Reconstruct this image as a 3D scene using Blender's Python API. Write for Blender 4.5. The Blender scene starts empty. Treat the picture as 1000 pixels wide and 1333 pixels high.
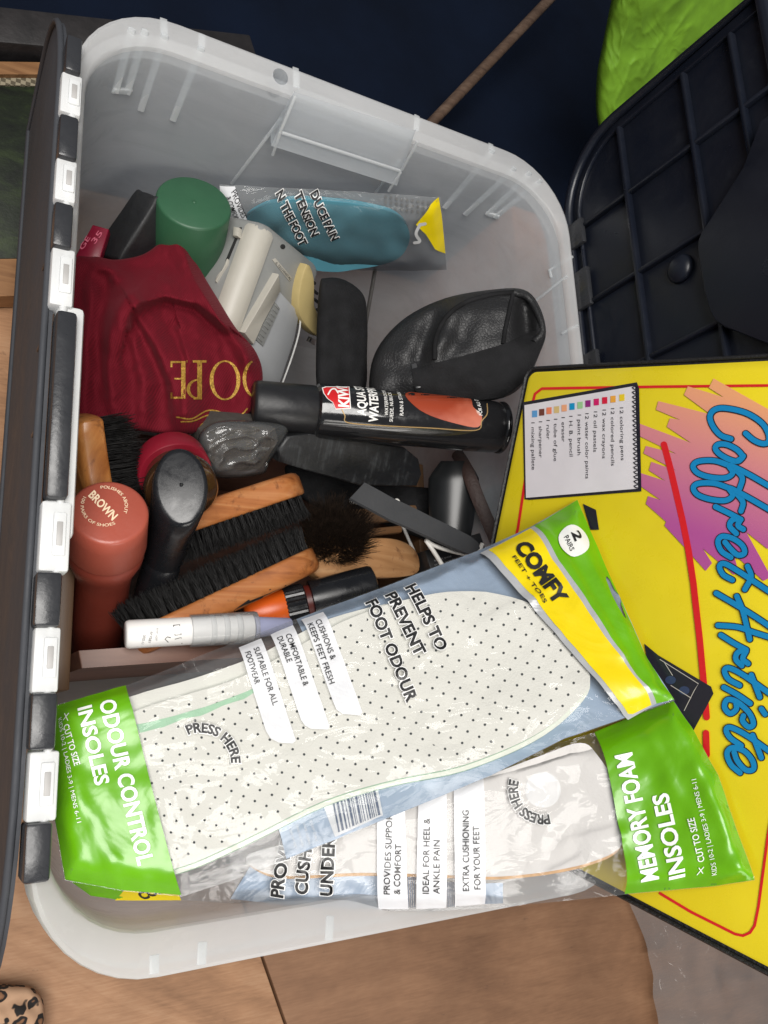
import bpy, bmesh, math, random
from mathutils import Vector, Matrix, noise, geometry

# ------------------------------------------------------------------ camera, world, light
scene = bpy.context.scene
CAMR = Matrix(((0.86535245, -0.08389288, -0.49409222),
               (-0.04246637, 0.97006944, -0.23908552),
               (0.49936134, 0.22787554, 0.83588934)))
CAMP = Vector((-0.2256, -0.1422, 0.6684))
FPX = 1055.0                                   # focal length in pixels of the 1000 x 1333 photograph
cam = bpy.data.cameras.new("camera")
cam.sensor_fit = 'VERTICAL'; cam.sensor_height = 24.0; cam.lens = FPX / 1333.0 * 24.0
cam.clip_start = 0.01; cam.clip_end = 60.0
camo = bpy.data.objects.new("camera", cam)
q = CAMR.to_quaternion(); q.normalize()
CAMR = q.to_matrix()
camo.matrix_world = Matrix.Translation(CAMP) @ CAMR.to_4x4()
scene.collection.objects.link(camo); scene.camera = camo

world = bpy.data.worlds.new("World"); scene.world = world; world.use_nodes = True
bg = world.node_tree.nodes["Background"]
bg.inputs[0].default_value = (0.80, 0.87, 1.0, 1); bg.inputs[1].default_value = 0.15

def area_lamp(name, loc, target, sx, sy, power, col):
    l = bpy.data.lights.new(name, 'AREA'); l.shape = 'RECTANGLE'; l.size = sx; l.size_y = sy
    l.energy = power; l.color = col
    o = bpy.data.objects.new(name, l); o.location = loc
    o.rotation_euler = (Vector(target) - Vector(loc)).to_track_quat('-Z', 'Y').to_euler()
    scene.collection.objects.link(o)
    return o
area_lamp("window_light", (-0.58, -0.18, 1.88), (0.0, -0.05, 0.2), 1.2, 1.0, 45, (1.0, 0.97, 0.93))
area_lamp("side_window_light", (0.35, -1.7, 1.05), (0.0, -0.1, 0.2), 1.0, 0.8, 13, (1.0, 0.96, 0.90))

scene.view_settings.view_transform = 'Standard'; scene.view_settings.look = 'None'
scene.view_settings.exposure = 0.02; scene.view_settings.gamma = 1.0
scene.render.engine = 'CYCLES'
cy = scene.cycles
cy.use_denoising = True; cy.max_bounces = 12; cy.transparent_max_bounces = 24
cy.diffuse_bounces = 4; cy.glossy_bounces = 4; cy.transmission_bounces = 8
cy.caustics_reflective = False; cy.caustics_refractive = False; cy.sample_clamp_indirect = 4.0

RND = random.Random(7)

# ------------------------------------------------------------------ placing helpers
def ray(px, py):
    return CAMR @ Vector(((px - 500.0) / FPX, -(py - 666.5) / FPX, -1.0))
def at(px, py, z=None, x=None, y=None, d=None):
    r = ray(px, py)
    if z is not None: t = (z - CAMP.z) / r.z
    elif x is not None: t = (x - CAMP.x) / r.x
    elif y is not None: t = (y - CAMP.y) / r.y
    else: t = d
    return CAMP + r * t
def proj(p):
    c = CAMR.transposed() @ (Vector(p) - CAMP)
    return (500 - FPX * c.x / c.z, 666.5 + FPX * c.y / c.z)
def pxm(p):
    """pixels per metre at a point"""
    c = CAMR.transposed() @ (Vector(p) - CAMP)
    return FPX / -c.z

class Plane:
    def __init__(s, p, n):
        s.p = Vector(p); s.n = Vector(n).normalized()
    def hit(s, px, py, off=0.0):
        r = ray(px, py); t = (s.p - CAMP).dot(s.n) / r.dot(s.n)
        return CAMP + r * t + s.n * off
def plane3(a, b, c):
    n = (b - a).cross(c - a).normalized()
    if n.dot(CAMP - a) < 0: n = -n
    return Plane(a, n)

def solve_lsq(M, b):
    n = len(M[0])
    A = [[sum(r[i] * r[j] for r in M) for j in range(n)] + [sum(M[k][i] * b[k] for k in range(len(M)))] for i in range(n)]
    for i in range(n):
        p = max(range(i, n), key=lambda k: abs(A[k][i])); A[i], A[p] = A[p], A[i]
        for k in range(n):
            if k != i:
                f = A[k][i] / A[i][i]
                A[k] = [a - f * c for a, c in zip(A[k], A[i])]
    return [A[i][n] / A[i][i] for i in range(n)]
class Sheet:
    """a gently curved sheet through given points"""
    def __init__(s, ctrl, floor=None, gap=0.004, wave=None):
        M, b = [], []
        for px, py, P in ctrl:
            x, y = (px - 500) / 500, (py - 900) / 500
            M.append([1, x, y, x * y, x * x]); b.append(ray(px, py).length / (P - CAMP).length)
        s.k = solve_lsq(M, b); s.floor = floor; s.gap = gap; s.wave = wave
        c = sum((P for _, _, P in ctrl), Vector()) / len(ctrl)
        px, py = proj(c)
        a, b_, c_ = s.raw(px, py), s.raw(px + 40, py), s.raw(px, py + 40)
        n = (b_ - a).cross(c_ - a).normalized()
        s.n = n if n.dot(CAMP - a) > 0 else -n
    def raw(s, px, py):
        x, y = (px - 500) / 500, (py - 900) / 500
        t = 1.0 / sum(a * c for a, c in zip(s.k, (1, x, y, x * y, x * x)))
        r = ray(px, py)
        if s.floor is not None:
            tf = (s.floor.hit(px, py, s.gap) - CAMP).length / r.length
            g = 0.012                                   # soft minimum keeps the sheet above what carries it
            h = max(0.0, min(1.0, 0.5 + 0.5 * (tf - t) / g)) 
            t = tf * (1 - h) + t * h - g * h * (1 - h)
        return CAMP + r * t
    def hit(s, px, py, off=0.0):
        w = s.wave(px, py) if s.wave else 0.0
        return s.raw(px, py) + s.n * (off + w)

class Cyl:
    def __init__(s, a, b, r):
        s.a = Vector(a); s.w = (Vector(b) - s.a).normalized(); s.r = r; s.len = (Vector(b) - s.a).length
        v = CAMP - s.a; v -= s.w * v.dot(s.w); s.u = v.normalized(); s.v = s.w.cross(s.u)
    def pt(s, t, th, off=0.0):
        return s.a + s.w * t + (s.u * math.cos(th) + s.v * math.sin(th)) * (s.r + off)
    def uv(s, px, py):
        d = ray(px, py).normalized(); o = CAMP - s.a
        dp = d - s.w * d.dot(s.w); op = o - s.w * o.dot(s.w)
        A, B, Cc = dp.dot(dp), 2 * dp.dot(op), op.dot(op) - s.r ** 2
        D = max(0.0, B * B - 4 * A * Cc); t = (-B - math.sqrt(D)) / (2 * A)
        p = o + d * t; q = p - s.w * p.dot(s.w)
        return p.dot(s.w), math.atan2(q.dot(s.v), q.dot(s.u))
    def hit(s, px, py, off=0.0):
        t, th = s.uv(px, py); return s.pt(t, th, off)

# ------------------------------------------------------------------ mesh helpers
ORI = {}
class MB:
    def __init__(s): s.v = []; s.f = []; s.mi = []; s.col = None
    def add(s, vf, mi=0):
        v, f = vf; b = len(s.v); s.v += [Vector(p) for p in v]
        s.f += [tuple(i + b for i in q) for q in f]; s.mi += [mi] * len(f); return s
    def build(s, name, mats, parent=None, smooth=None, kind=None, cols=None):
        if not isinstance(mats, (list, tuple)): mats = [mats]
        po = ORI[parent.name] if parent is not None else Vector()
        xs = [p.x for p in s.v]; ys = [p.y for p in s.v]; zs = [p.z for p in s.v]
        o = Vector(((min(xs) + max(xs)) / 2, (min(ys) + max(ys)) / 2, min(zs)))
        me = bpy.data.meshes.new(name)
        me.from_pydata([p - o for p in s.v], [], s.f)
        for m in mats: me.materials.append(m)
        if len(mats) > 1: me.polygons.foreach_set("material_index", s.mi)
        if cols:
            ca = me.color_attributes.new("Col", 'FLOAT_COLOR', 'POINT')
            for i, c in enumerate(cols): ca.data[i].color = (*c, 1)
        me.validate(); me.update()
        if smooth is not None:
            me.polygons.foreach_set("use_smooth", [True] * len(me.polygons))
            if smooth < 179: me.set_sharp_from_angle(angle=math.radians(smooth))
        ob = bpy.data.objects.new(name, me); ob.location = o - po
        scene.collection.objects.link(ob)
        if parent is not None: ob.parent = parent
        if kind: ob["kind"] = kind
        ORI[ob.name] = o
        return ob
def thing(name, label, cat, loc, group=None):
    o = bpy.data.objects.new(name, None); o.location = loc; o.empty_display_size = 0.02
    scene.collection.objects.link(o); ORI[o.name] = Vector(loc)
    o["label"] = label; o["category"] = cat
    if group: o["group"] = group
    return o
def tag(o, label, cat, group=None):
    o["label"] = label; o["category"] = cat
    if group: o["group"] = group
    return o

def frame(w, hint=(0, 0, 1)):
    w = Vector(w).normalized(); h = Vector(hint)
    if abs(w.dot(h.normalized())) > 0.98: h = Vector((0, 1, 0))
    u = (h - w * h.dot(w)).normalized(); return u, w.cross(u), w
def loft(rings, cap0=True, cap1=True, closed=True):
    v, f = [], []; n = len(rings[0])
    for r in rings: v += list(r)
    for i in range(len(rings) - 1):
        for j in range(n if closed else n - 1):
            k = (j + 1) % n
            f.append((i * n + j, i * n + k, (i + 1) * n + k, (i + 1) * n + j))
    if cap0: f.append(tuple(range(n))[::-1])
    if cap1: f.append(tuple((len(rings) - 1) * n + j for j in range(n)))
    return v, f
def lathe(a, w, prof, n=40, e=1.0, hint=(0, 0, 1), cap0=True, cap1=True, shift=None):
    """prof: (t, r); e flattens the second axis"""
    u, v, w = frame(w, hint); a = Vector(a); rings = []
    for t, r in prof:
        c = a + w * t
        if shift: c = c + shift(t)
        rings.append([c + u * (math.cos(2 * math.pi * j / n) * r) + v * (math.sin(2 * math.pi * j / n) * r * e) for j in range(n)])
    return loft(rings, cap0, cap1)
def catmull(pts, sub=6):
    pts = [Vector(p) for p in pts]
    if len(pts) < 3: return pts
    out = []; P = [pts[0] * 2 - pts[1]] + pts + [pts[-1] * 2 - pts[-2]]
    for i in range(1, len(P) - 2):
        p0, p1, p2, p3 = P[i - 1:i + 3]
        for k in range(sub):
            t = k / sub
            out.append(0.5 * ((2 * p1) + (p2 - p0) * t + (2 * p0 - 5 * p1 + 4 * p2 - p3) * t * t + (3 * p1 - p0 - 3 * p2 + p3) * t ** 3))
    out.append(pts[-1]); return out
def tube(pts, r, n=8, hint=(0, 0, 1), flat=1.0, caps=True):
    pts = [Vector(p) for p in pts]; rings = []; pu = None
    for i, p in enumerate(pts):
        w = (pts[min(i + 1, len(pts) - 1)] - pts[max(i - 1, 0)]).normalized()
        if pu is None: u, v, w = frame(w, hint)
        else:
            u = (pu - w * pu.dot(w)).normalized(); v = w.cross(u)
        pu = u; rr = r[i] if isinstance(r, (list, tuple)) else r
        rings.append([p + u * math.cos(2 * math.pi * j / n) * rr + v * math.sin(2 * math.pi * j / n) * rr * flat for j in range(n)])
    return loft(rings, caps, caps)
def rbox(o, ax, size, bev=0.002, seg=2):
    """box centred on o with axes ax and size, edges bevelled"""
    bm = bmesh.new(); bmesh.ops.create_cube(bm, size=1.0)
    for v in bm.verts: v.co = Vector((v.co.x * size[0], v.co.y * size[1], v.co.z * size[2]))
    if bev > 0: bmesh.ops.bevel(bm, geom=list(bm.edges), offset=bev, segments=seg, profile=0.5, affect='EDGES')
    ax = [Vector(a).normalized() for a in ax]; o = Vector(o)
    v = [o + ax[0] * p.co.x + ax[1] * p.co.y + ax[2] * p.co.z for p in bm.verts]
    bm.verts.index_update(); f = [tuple(q.index for q in p.verts) for p in bm.faces]; bm.free()
    return v, f
XYZ = ((1, 0, 0), (0, 1, 0), (0, 0, 1))
def box(x0, x1, y0, y1, z0, z1, bev=0.001, seg=2):
    return rbox(((x0 + x1) / 2, (y0 + y1) / 2, (z0 + z1) / 2), XYZ, (x1 - x0, y1 - y0, z1 - z0), bev, seg)
def slab(outline, n, thick, bev=0.0, seg=2):
    """prism: the outline (3-D points) is the top face, extruded by -n*thick"""
    n = Vector(n).normalized(); m = len(outline); c = sum(outline, Vector()) / m; rings = []
    if bev > 0:
        for k in range(seg + 1):
            a = math.pi / 2 * k / seg
            rings.append([p + (c - p).normalized() * bev * (1 - math.sin(a)) - n * bev * (1 - math.cos(a)) for p in outline])
    else: rings.append(list(outline))
    rings.append([p - n * thick for p in outline])
    return loft(rings, True, True)
def smooth_closed(pts, sub=6):
    n = len(pts); P = [Vector((*p, 0)) if len(p) == 2 else Vector(p) for p in pts]; out = []
    for i in range(n):
        p0, p1, p2, p3 = P[i - 1], P[i], P[(i + 1) % n], P[(i + 2) % n]
        for k in range(sub):
            t = k / sub
            out.append(0.5 * ((2 * p1) + (p2 - p0) * t + (2 * p0 - 5 * p1 + 4 * p2 - p3) * t * t + (3 * p1 - p0 - 3 * p2 + p3) * t ** 3))
    return [(p.x, p.y) for p in out]

def pdist(p, poly):
    """distance to polygon outline"""
    best = 1e9
    for i in range(len(poly)):
        ax, ay = poly[i - 1]; bx, by = poly[i]
        dx, dy = bx - ax, by - ay; L = dx * dx + dy * dy
        t = 0 if L == 0 else max(0, min(1, ((p[0] - ax) * dx + (p[1] - ay) * dy) / L))
        d = math.hypot(p[0] - ax - t * dx, p[1] - ay - t * dy)
        if d < best: best = d
    return best
def inside(p, poly):
    c = False; x, y = p
    for i in range(len(poly)):
        x1, y1 = poly[i - 1]; x2, y2 = poly[i]
        if (y1 > y) != (y2 > y) and x < (x2 - x1) * (y - y1) / (y2 - y1) + x1: c = not c
    return c
def densify(poly, step):
    out = []
    for i in range(len(poly)):
        a, b = poly[i], poly[(i + 1) % len(poly)]
        n = max(1, int(math.hypot(b[0] - a[0], b[1] - a[1]) / step))
        for k in range(n): out.append((a[0] + (b[0] - a[0]) * k / n, a[1] + (b[1] - a[1]) * k / n))
    return out
def tess(poly, step=None, holes=()):
    """triangles of a flat outline, with inner points every step"""
    if step: poly = densify(poly, step)
    vs = [Vector(p) for p in poly]; ed = [(i, (i + 1) % len(poly)) for i in range(len(poly))]
    for h in holes:
        b = len(vs); vs += [Vector(p) for p in h]; ed += [(b + i, b + (i + 1) % len(h)) for i in range(len(h))]
    if step:
        xs = [p[0] for p in poly]; ys = [p[1] for p in poly]; y = min(ys) + step * 0.5; row = 0
        while y < max(ys):
            x = min(xs) + step * (0.5 + 0.5 * (row % 2))
            while x < max(xs):
                p = (x, y)
                if inside(p, poly) and pdist(p, poly) > step * 0.45 and not any(inside(p, h) or pdist(p, h) < step * .4 for h in holes): vs.append(Vector(p))
                x += step
            y += step * 0.87; row += 1
    r = geometry.delaunay_2d_cdt(vs, ed, [], 1 if not holes else 1, 1e-5)
    V = [(p.x, p.y) for p in r[0]]; F = [tuple(f) for f in r[2]]
    if holes:
        F = [f for f in F if not any(inside((sum(V[i][0] for i in f) / 3, sum(V[i][1] for i in f) / 3), h) for h in holes)]
    F = [f for f in F if inside((sum(V[i][0] for i in f) / 3, sum(V[i][1] for i in f) / 3), poly)]
    return V, F
def orient(v, f, n):
    out = []
    for q in f:
        a, b, c = v[q[0]], v[q[1]], v[q[2]]
        out.append(q if (b - a).cross(c - a).dot(n) > 0 else q[::-1])
    return out
def shape(poly, surf, off=0.0, step=None, holes=()):
    V, F = tess(poly, step, holes)
    v = [surf.hit(x, y, off) for x, y in V]
    n = getattr(surf, 'n', None)
    if n is None: n = CAMP - v[0]
    return v, orient(v, F, n)
def slab_px(poly, surf, top, bot, step=None):
    """a solid plate: the outline laid on surf between two offsets"""
    V, F = tess(poly, step); n = surf.n
    a = [surf.hit(x, y, top) for x, y in V]; Fa = orient(a, F, n)
    d = densify(poly, step) if step else poly
    v = list(a); f = list(Fa); b = len(v)
    for x, y in d: v.append(surf.hit(x, y, top)); v.append(surf.hit(x, y, bot))
    m = len(d)
    for i in range(m):
        j = (i + 1) % m; f.append((b + 2 * i, b + 2 * i + 1, b + 2 * j + 1, b + 2 * j))
    return v, f
def ribbon2d(pts, w, sub=5, smooth=True):
    """closed quads + round ends of a pen stroke in 2-D; returns verts, faces"""
    P = [Vector((*p, 0)) for p in pts]
    if smooth: P = catmull(P, sub)
    v, f = [], []; h = w / 2
    for i, p in enumerate(P):
        d = (P[min(i + 1, len(P) - 1)] - P[max(i - 1, 0)]); d.normalize(); nn = Vector((-d.y, d.x, 0))
        v += [(p + nn * h), (p - nn * h)]
    for i in range(len(P) - 1): f.append((2 * i, 2 * i + 1, 2 * i + 3, 2 * i + 2))
    for p, d in ((P[0], P[0] - P[1]), (P[-1], P[-1] - P[-2])):
        d = d.normalized(); nn = Vector((-d.y, d.x, 0)); b = len(v)
        for k in range(9):
            a = math.pi * k / 8; v.append(p + nn * h * math.cos(a) + d * h * math.sin(a))
        f.append(tuple(range(b, b + 9)))
    return [(p.x, p.y) for p in v], f
def strokes(lines, w, surf, off, mb, smooth=True, sub=5, dz=2e-5):
    for i, l in enumerate(lines):
        V, F = ribbon2d(l, w, sub, smooth)
        v = [surf.hit(x, y, off + i * dz + (j // 2) * 2e-6) for j, (x, y) in enumerate(V)]
        mb.add((v, orient(v, F, getattr(surf, 'n', CAMP - v[0]))))
    return mb
def circle(cx, cy, r, n=24, ry=None, a0=0):
    ry = ry or r
    return [(cx + r * math.cos(a0 + 2 * math.pi * k / n), cy + ry * math.sin(a0 + 2 * math.pi * k / n)) for k in range(n)]

# ------------------------------------------------------------------ lettering
_tc = {}
def glyphs(txt, bold=0.0):
    k = (txt, round(bold, 4))
    if k in _tc: return _tc[k]
    def conv(t):
        c = bpy.data.curves.new("t", 'FONT'); c.body = t; c.size = 1.0; c.resolution_u = 3; c.offset = bold; c.fill_mode = 'FRONT'
        o = bpy.data.objects.new("t", c); scene.collection.objects.link(o)
        dg = bpy.context.evaluated_depsgraph_get()
        me = bpy.data.meshes.new_from_object(o.evaluated_get(dg))
        V = [(p.co.x, p.co.y) for p in me.vertices]; F = [tuple(p.vertices) for p in me.polygons]
        bpy.data.objects.remove(o); bpy.data.curves.remove(c); bpy.data.meshes.remove(me)
        return V, F
    V, F = conv(txt)
    if 'H' not in _tc:
        _tc['H'] = max(y for x, y in (conv('H')[0]))
    h = _tc['H']; x0 = min(x for x, y in V); x1 = max(x for x, y in V)
    if bold: x0 += bold; x1 -= bold
    r = ([((x - x0) / h, y / h) for x, y in V], F, (x1 - x0) / h)
    _tc[k] = r; return r
def text_px(mb, txt, p0, p1, cap, surf, off, bold=0.0):
    """lettering from p0 to p1 along its baseline, cap height in px; up is to the left of the reading direction"""
    V, F, W = glyphs(txt, bold)
    dx, dy = p1[0] - p0[0], p1[1] - p0[1]; L = math.hypot(dx, dy); dx /= L; dy /= L
    ux, uy = dy, -dx; s = L / W
    v = [surf.hit(p0[0] + dx * x * s + ux * y * cap, p0[1] + dy * x * s + uy * y * cap, off) for x, y in V]
    return mb.add((v, orient(v, F, getattr(surf, 'n', CAMP - v[0]))))
def text_arc(mb, txt, c, r, a0, a1, cap, surf, off, bold=0.0, outward=True, ry=1.0):
    """lettering bent round c from angle a0 to a1 (degrees, screen, clockwise positive)"""
    V, F, W = glyphs(txt, bold); v = []
    for x, y in V:
        a = math.radians(a0 + (a1 - a0) * x / W); rr = r + (y * cap if outward else -y * cap)
        v.append(surf.hit(c[0] + rr * math.cos(a), c[1] + rr * math.sin(a) * ry, off))
    return mb.add((v, orient(v, F, getattr(surf, 'n', CAMP - v[0]))))
def text_cyl(mb, txt, cyl, t0, th0, cap, size, off, bold=0.0, sign=1):
    """lettering that runs round a can: x goes round, letter height along the axis towards the cap"""
    V, F, W = glyphs(txt, bold); v = []
    for x, y in V: v.append(cyl.pt(t0 - y * cap, th0 + sign * x * size / cyl.r, off))
    f = [q for q in F]
    out = []
    for q in f:
        a, b, c = v[q[0]], v[q[1]], v[q[2]]; m = (a + b + c) / 3
        rn = m - cyl.a; rn -= cyl.w * rn.dot(cyl.w)
        out.append(q if (b - a).cross(c - a).dot(rn) > 0 else q[::-1])
    return mb.add((v, out))

# ------------------------------------------------------------------ materials
def srgb(r, g, b):
    f = lambda c: (c / 255 / 12.92) if c / 255 <= 0.04045 else ((c / 255 + 0.055) / 1.055) ** 2.4
    return (f(r), f(g), f(b))
def _nt(name):
    m = bpy.data.materials.new(name); m.use_nodes = True; nt = m.node_tree
    return m, nt, nt.nodes["Principled BSDF"], nt.nodes["Material Output"]
def nd(nt, t, **kw):
    n = nt.nodes.new(t)
    for k, v in kw.items():
        if k.startswith('i_'):
            n.inputs[k[2:].replace('_', ' ')].default_value = v
        else: setattr(n, k, v)
    return n
def texco(nt, scale=(1, 1, 1), rot=(0, 0, 0), kind='Object'):
    tc = nd(nt, 'ShaderNodeTexCoord'); mp = nd(nt, 'ShaderNodeMapping')
    mp.inputs['Scale'].default_value = scale; mp.inputs['Rotation'].default_value = rot
    nt.links.new(tc.outputs[kind], mp.inputs['Vector']); return mp.outputs['Vector']
def ramp(nt, fac, stops):
    r = nd(nt, 'ShaderNodeValToRGB'); e = r.color_ramp.elements
    while len(e) < len(stops): e.new(0.5)
    for k, (p, c) in enumerate(stops): e[k].position = p; e[k].color = (*c, 1)
    nt.links.new(fac, r.inputs[0]); return r.outputs[0]
def noise_tex(nt, vec, scale, detail=4, rough=0.55, dist=0.0):
    n = nd(nt, 'ShaderNodeTexNoise'); n.inputs['Scale'].default_value = scale; n.inputs['Detail'].default_value = detail
    n.inputs['Roughness'].default_value = rough; n.inputs['Distortion'].default_value = dist
    if vec is not None: nt.links.new(vec, n.inputs['Vector'])
    return n.outputs['Fac']
def bump(nt, h, strength, dist, bsdf, normal='Normal'):
    b = nd(nt, 'ShaderNodeBump'); b.inputs['Strength'].default_value = strength; b.inputs['Distance'].default_value = dist
    nt.links.new(h, b.inputs['Height']); nt.links.new(b.outputs[0], bsdf.inputs[normal]); return b
def plain(name, col, rough=0.5, metal=0.0, var=0.12, vscale=60, bmp=0.0, bscale=300, coat=0.0, spec=0.5, stretch=(1, 1, 1), sheen=0.0, rvar=0.0):
    m, nt, p, o = _nt(name); L = nt.links.new
    v = texco(nt, stretch)
    n = noise_tex(nt, v, vscale)
    c0 = tuple(c * (1 - var) for c in col); c1 = tuple(min(1, c * (1 + var)) for c in col)
    L(ramp(nt, n, [(0.3, c0), (0.7, c1)]), p.inputs['Base Color'])
    p.inputs['Roughness'].default_value = rough; p.inputs['Metallic'].default_value = metal
    p.inputs['Coat Weight'].default_value = coat; p.inputs['Coat Roughness'].default_value = 0.08
    p.inputs['Specular IOR Level'].default_value = spec
    if sheen: p.inputs['Sheen Weight'].default_value = sheen; p.inputs['Sheen Roughness'].default_value = 0.5
    if rvar:
        n2 = noise_tex(nt, v, vscale * 2.3, 6, 0.7)
        mr = nd(nt, 'ShaderNodeMapRange'); mr.inputs[3].default_value = max(0.02, rough - rvar); mr.inputs[4].default_value = min(1, rough + rvar)
        mr.inputs[1].default_value = 0.3; mr.inputs[2].default_value = 0.7
        L(n2, mr.inputs[0]); L(mr.outputs[0], p.inputs['Roughness'])
    if bmp: bump(nt, noise_tex(nt, v, bscale, 5), bmp, 0.002, p)
    return m
def scuffed(name, col, dust, rough=0.4, amount=0.62, scale=40, bmp=0.1, coat=0.0):
    """dark plastic with dust and scratches"""
    m, nt, p, o = _nt(name); L = nt.links.new
    v = texco(nt); n = noise_tex(nt, v, scale, 8, 0.7, 0.6)
    w = noise_tex(nt, texco(nt, (400, 30, 60), (0.4, 0.3, 0.8)), 1.0, 3)
    mx = nd(nt, 'ShaderNodeMath', operation='MULTIPLY'); L(n, mx.inputs[0]); L(w, mx.inputs[1])
    L(ramp(nt, mx.outputs[0], [(amount * 0.42, col), (amount * 0.75, tuple(a * .75 + b * .25 for a, b in zip(col, dust))), (0.75, dust)]), p.inputs['Base Color'])
    mr = nd(nt, 'ShaderNodeMapRange'); mr.inputs[1].default_value = 0.3; mr.inputs[2].default_value = 0.75
    mr.inputs[3].default_value = rough - 0.1; mr.inputs[4].default_value = min(1, rough + 0.25)
    L(n, mr.inputs[0]); L(mr.outputs[0], p.inputs['Roughness'])
    p.inputs['Coat Weight'].default_value = coat
    sp = nd(nt, 'ShaderNodeTexVoronoi'); sp.inputs['Scale'].default_value = 180; L(v, sp.inputs['Vector'])
    bump(nt, noise_tex(nt, v, 500, 4), bmp, 0.001, p)
    return m
def wood(name, c0, c1, c2, axis=0, rough=0.42, scale=1.0, coat=0.15, stain=None):
    m, nt, p, o = _nt(name); L = nt.links.new
    s = [140 * scale] * 3; s[axis] = 9 * scale
    v = texco(nt, tuple(s))
    n = noise_tex(nt, v, 1.0, 6, 0.6, 0.8)
    big = noise_tex(nt, texco(nt), 22 * scale, 3)
    col = ramp(nt, n, [(0.28, c0), (0.5, c1), (0.74, c2)])
    mix = nd(nt, 'ShaderNodeMix', data_type='RGBA', blend_type='MULTIPLY'); mix.inputs[0].default_value = 0.55
    L(col, mix.inputs[6]); L(ramp(nt, big, [(0.3, (0.55, 0.5, 0.45)), (0.65, (1, 1, 1))]), mix.inputs[7]); out = mix.outputs[2]
    if stain:
        st = noise_tex(nt, texco(nt), 75, 7, 0.72, 0.4)
        mx2 = nd(nt, 'ShaderNodeMix', data_type='RGBA')
        L(ramp(nt, st, [(0.56, (0, 0, 0)), (0.70, (.9, .9, .9))]), mx2.inputs[0]); L(out, mx2.inputs[6]); mx2.inputs[7].default_value = (*stain, 1); out = mx2.outputs[2]
    L(out, p.inputs['Base Color']); p.inputs['Roughness'].default_value = rough
    p.inputs['Coat Weight'].default_value = coat; p.inputs['Coat Roughness'].default_value = 0.25
    bump(nt, n, 0.25, 0.0006, p)
    return m
def clear_film(name, tint=(0.965, 0.965, 0.965), gloss=0.009, haze=0.03, rough=0.11, bscale=18, bstr=0.22, stretch=(1, 1, 1), edge=1.25):
    """thin clear plastic: see-through, shiny where it turns away, slightly milky"""
    m, nt, p, o = _nt(name); L = nt.links.new; nt.nodes.remove(p)
    tr = nd(nt, 'ShaderNodeBsdfTransparent'); tr.inputs[0].default_value = (*tint, 1)
    gl = nd(nt, 'ShaderNodeBsdfGlossy'); gl.inputs['Roughness'].default_value = rough
    df = nd(nt, 'ShaderNodeBsdfDiffuse'); df.inputs[0].default_value = (0.85, 0.88, 0.9, 1)
    v = texco(nt, stretch); h = noise_tex(nt, v, bscale, 3, 0.5, 1.2)
    vo = nd(nt, 'ShaderNodeTexVoronoi', feature='DISTANCE_TO_EDGE'); vo.inputs['Scale'].default_value = bscale * 0.8; L(v, vo.inputs['Vector'])
    ad = nd(nt, 'ShaderNodeMath', operation='MULTIPLY_ADD'); L(vo.outputs[0], ad.inputs[0]); ad.inputs[1].default_value = 0.5; L(h, ad.inputs[2])
    b = nd(nt, 'ShaderNodeBump'); b.inputs['Strength'].default_value = bstr; b.inputs['Distance'].default_value = 0.006
    L(ad.outputs[0], b.inputs['Height']); L(b.outputs[0], gl.inputs['Normal'])
    fr = nd(nt, 'ShaderNodeFresnel'); fr.inputs[0].default_value = edge; 
    af = nd(nt, 'ShaderNodeMath', operation='ADD', use_clamp=True); L(fr.outputs[0], af.inputs[0]); af.inputs[1].default_value = gloss
    m1 = nd(nt, 'ShaderNodeMixShader'); m1.inputs[0].default_value = haze; L(tr.outputs[0], m1.inputs[1]); L(df.outputs[0], m1.inputs[2])
    m2 = nd(nt, 'ShaderNodeMixShader'); L(af.outputs[0], m2.inputs[0]); L(m1.outputs[0], m2.inputs[1]); L(gl.outputs[0], m2.inputs[2])
    L(m2.outputs[0], o.inputs[0]); return m
def printed(name, col, rough=0.25, var=0.05, bstr=0.25, bscale=30, see=0.0, coat=0.6):
    """ink on plastic film"""
    m, nt, p, o = _nt(name); L = nt.links.new; v = texco(nt)
    L(ramp(nt, noise_tex(nt, v, 45, 4), [(0.3, tuple(c * (1 - var) for c in col)), (0.7, tuple(min(1, c * (1 + var)) for c in col))]), p.inputs['Base Color'])
    p.inputs['Roughness'].default_value = rough; p.inputs['Coat Weight'].default_value = coat * .6; p.inputs['Coat Roughness'].default_value = 0.16
    h = noise_tex(nt, v, bscale, 3, 0.5, 1.2)
    b = bump(nt, h, bstr, 0.006, p); nt.links.new(b.outputs[0], p.inputs['Coat Normal'])
    if see:
        tr = nd(nt, 'ShaderNodeBsdfTransparent'); mx = nd(nt, 'ShaderNodeMixShader'); mx.inputs[0].default_value = see
        L(p.outputs[0], mx.inputs[1]); L(tr.outputs[0], mx.inputs[2]); L(mx.outputs[0], o.inputs[0])
    return m
def vertexcol(name, rough=0.3, coat=0.5):
    m, nt, p, o = _nt(name)
    a = nd(nt, 'ShaderNodeVertexColor'); a.layer_name = 'Col'; nt.links.new(a.outputs[0], p.inputs['Base Color'])
    p.inputs['Roughness'].default_value = rough; p.inputs['Coat Weight'].default_value = coat; p.inputs['Coat Roughness'].default_value = 0.12
    return m
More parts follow.
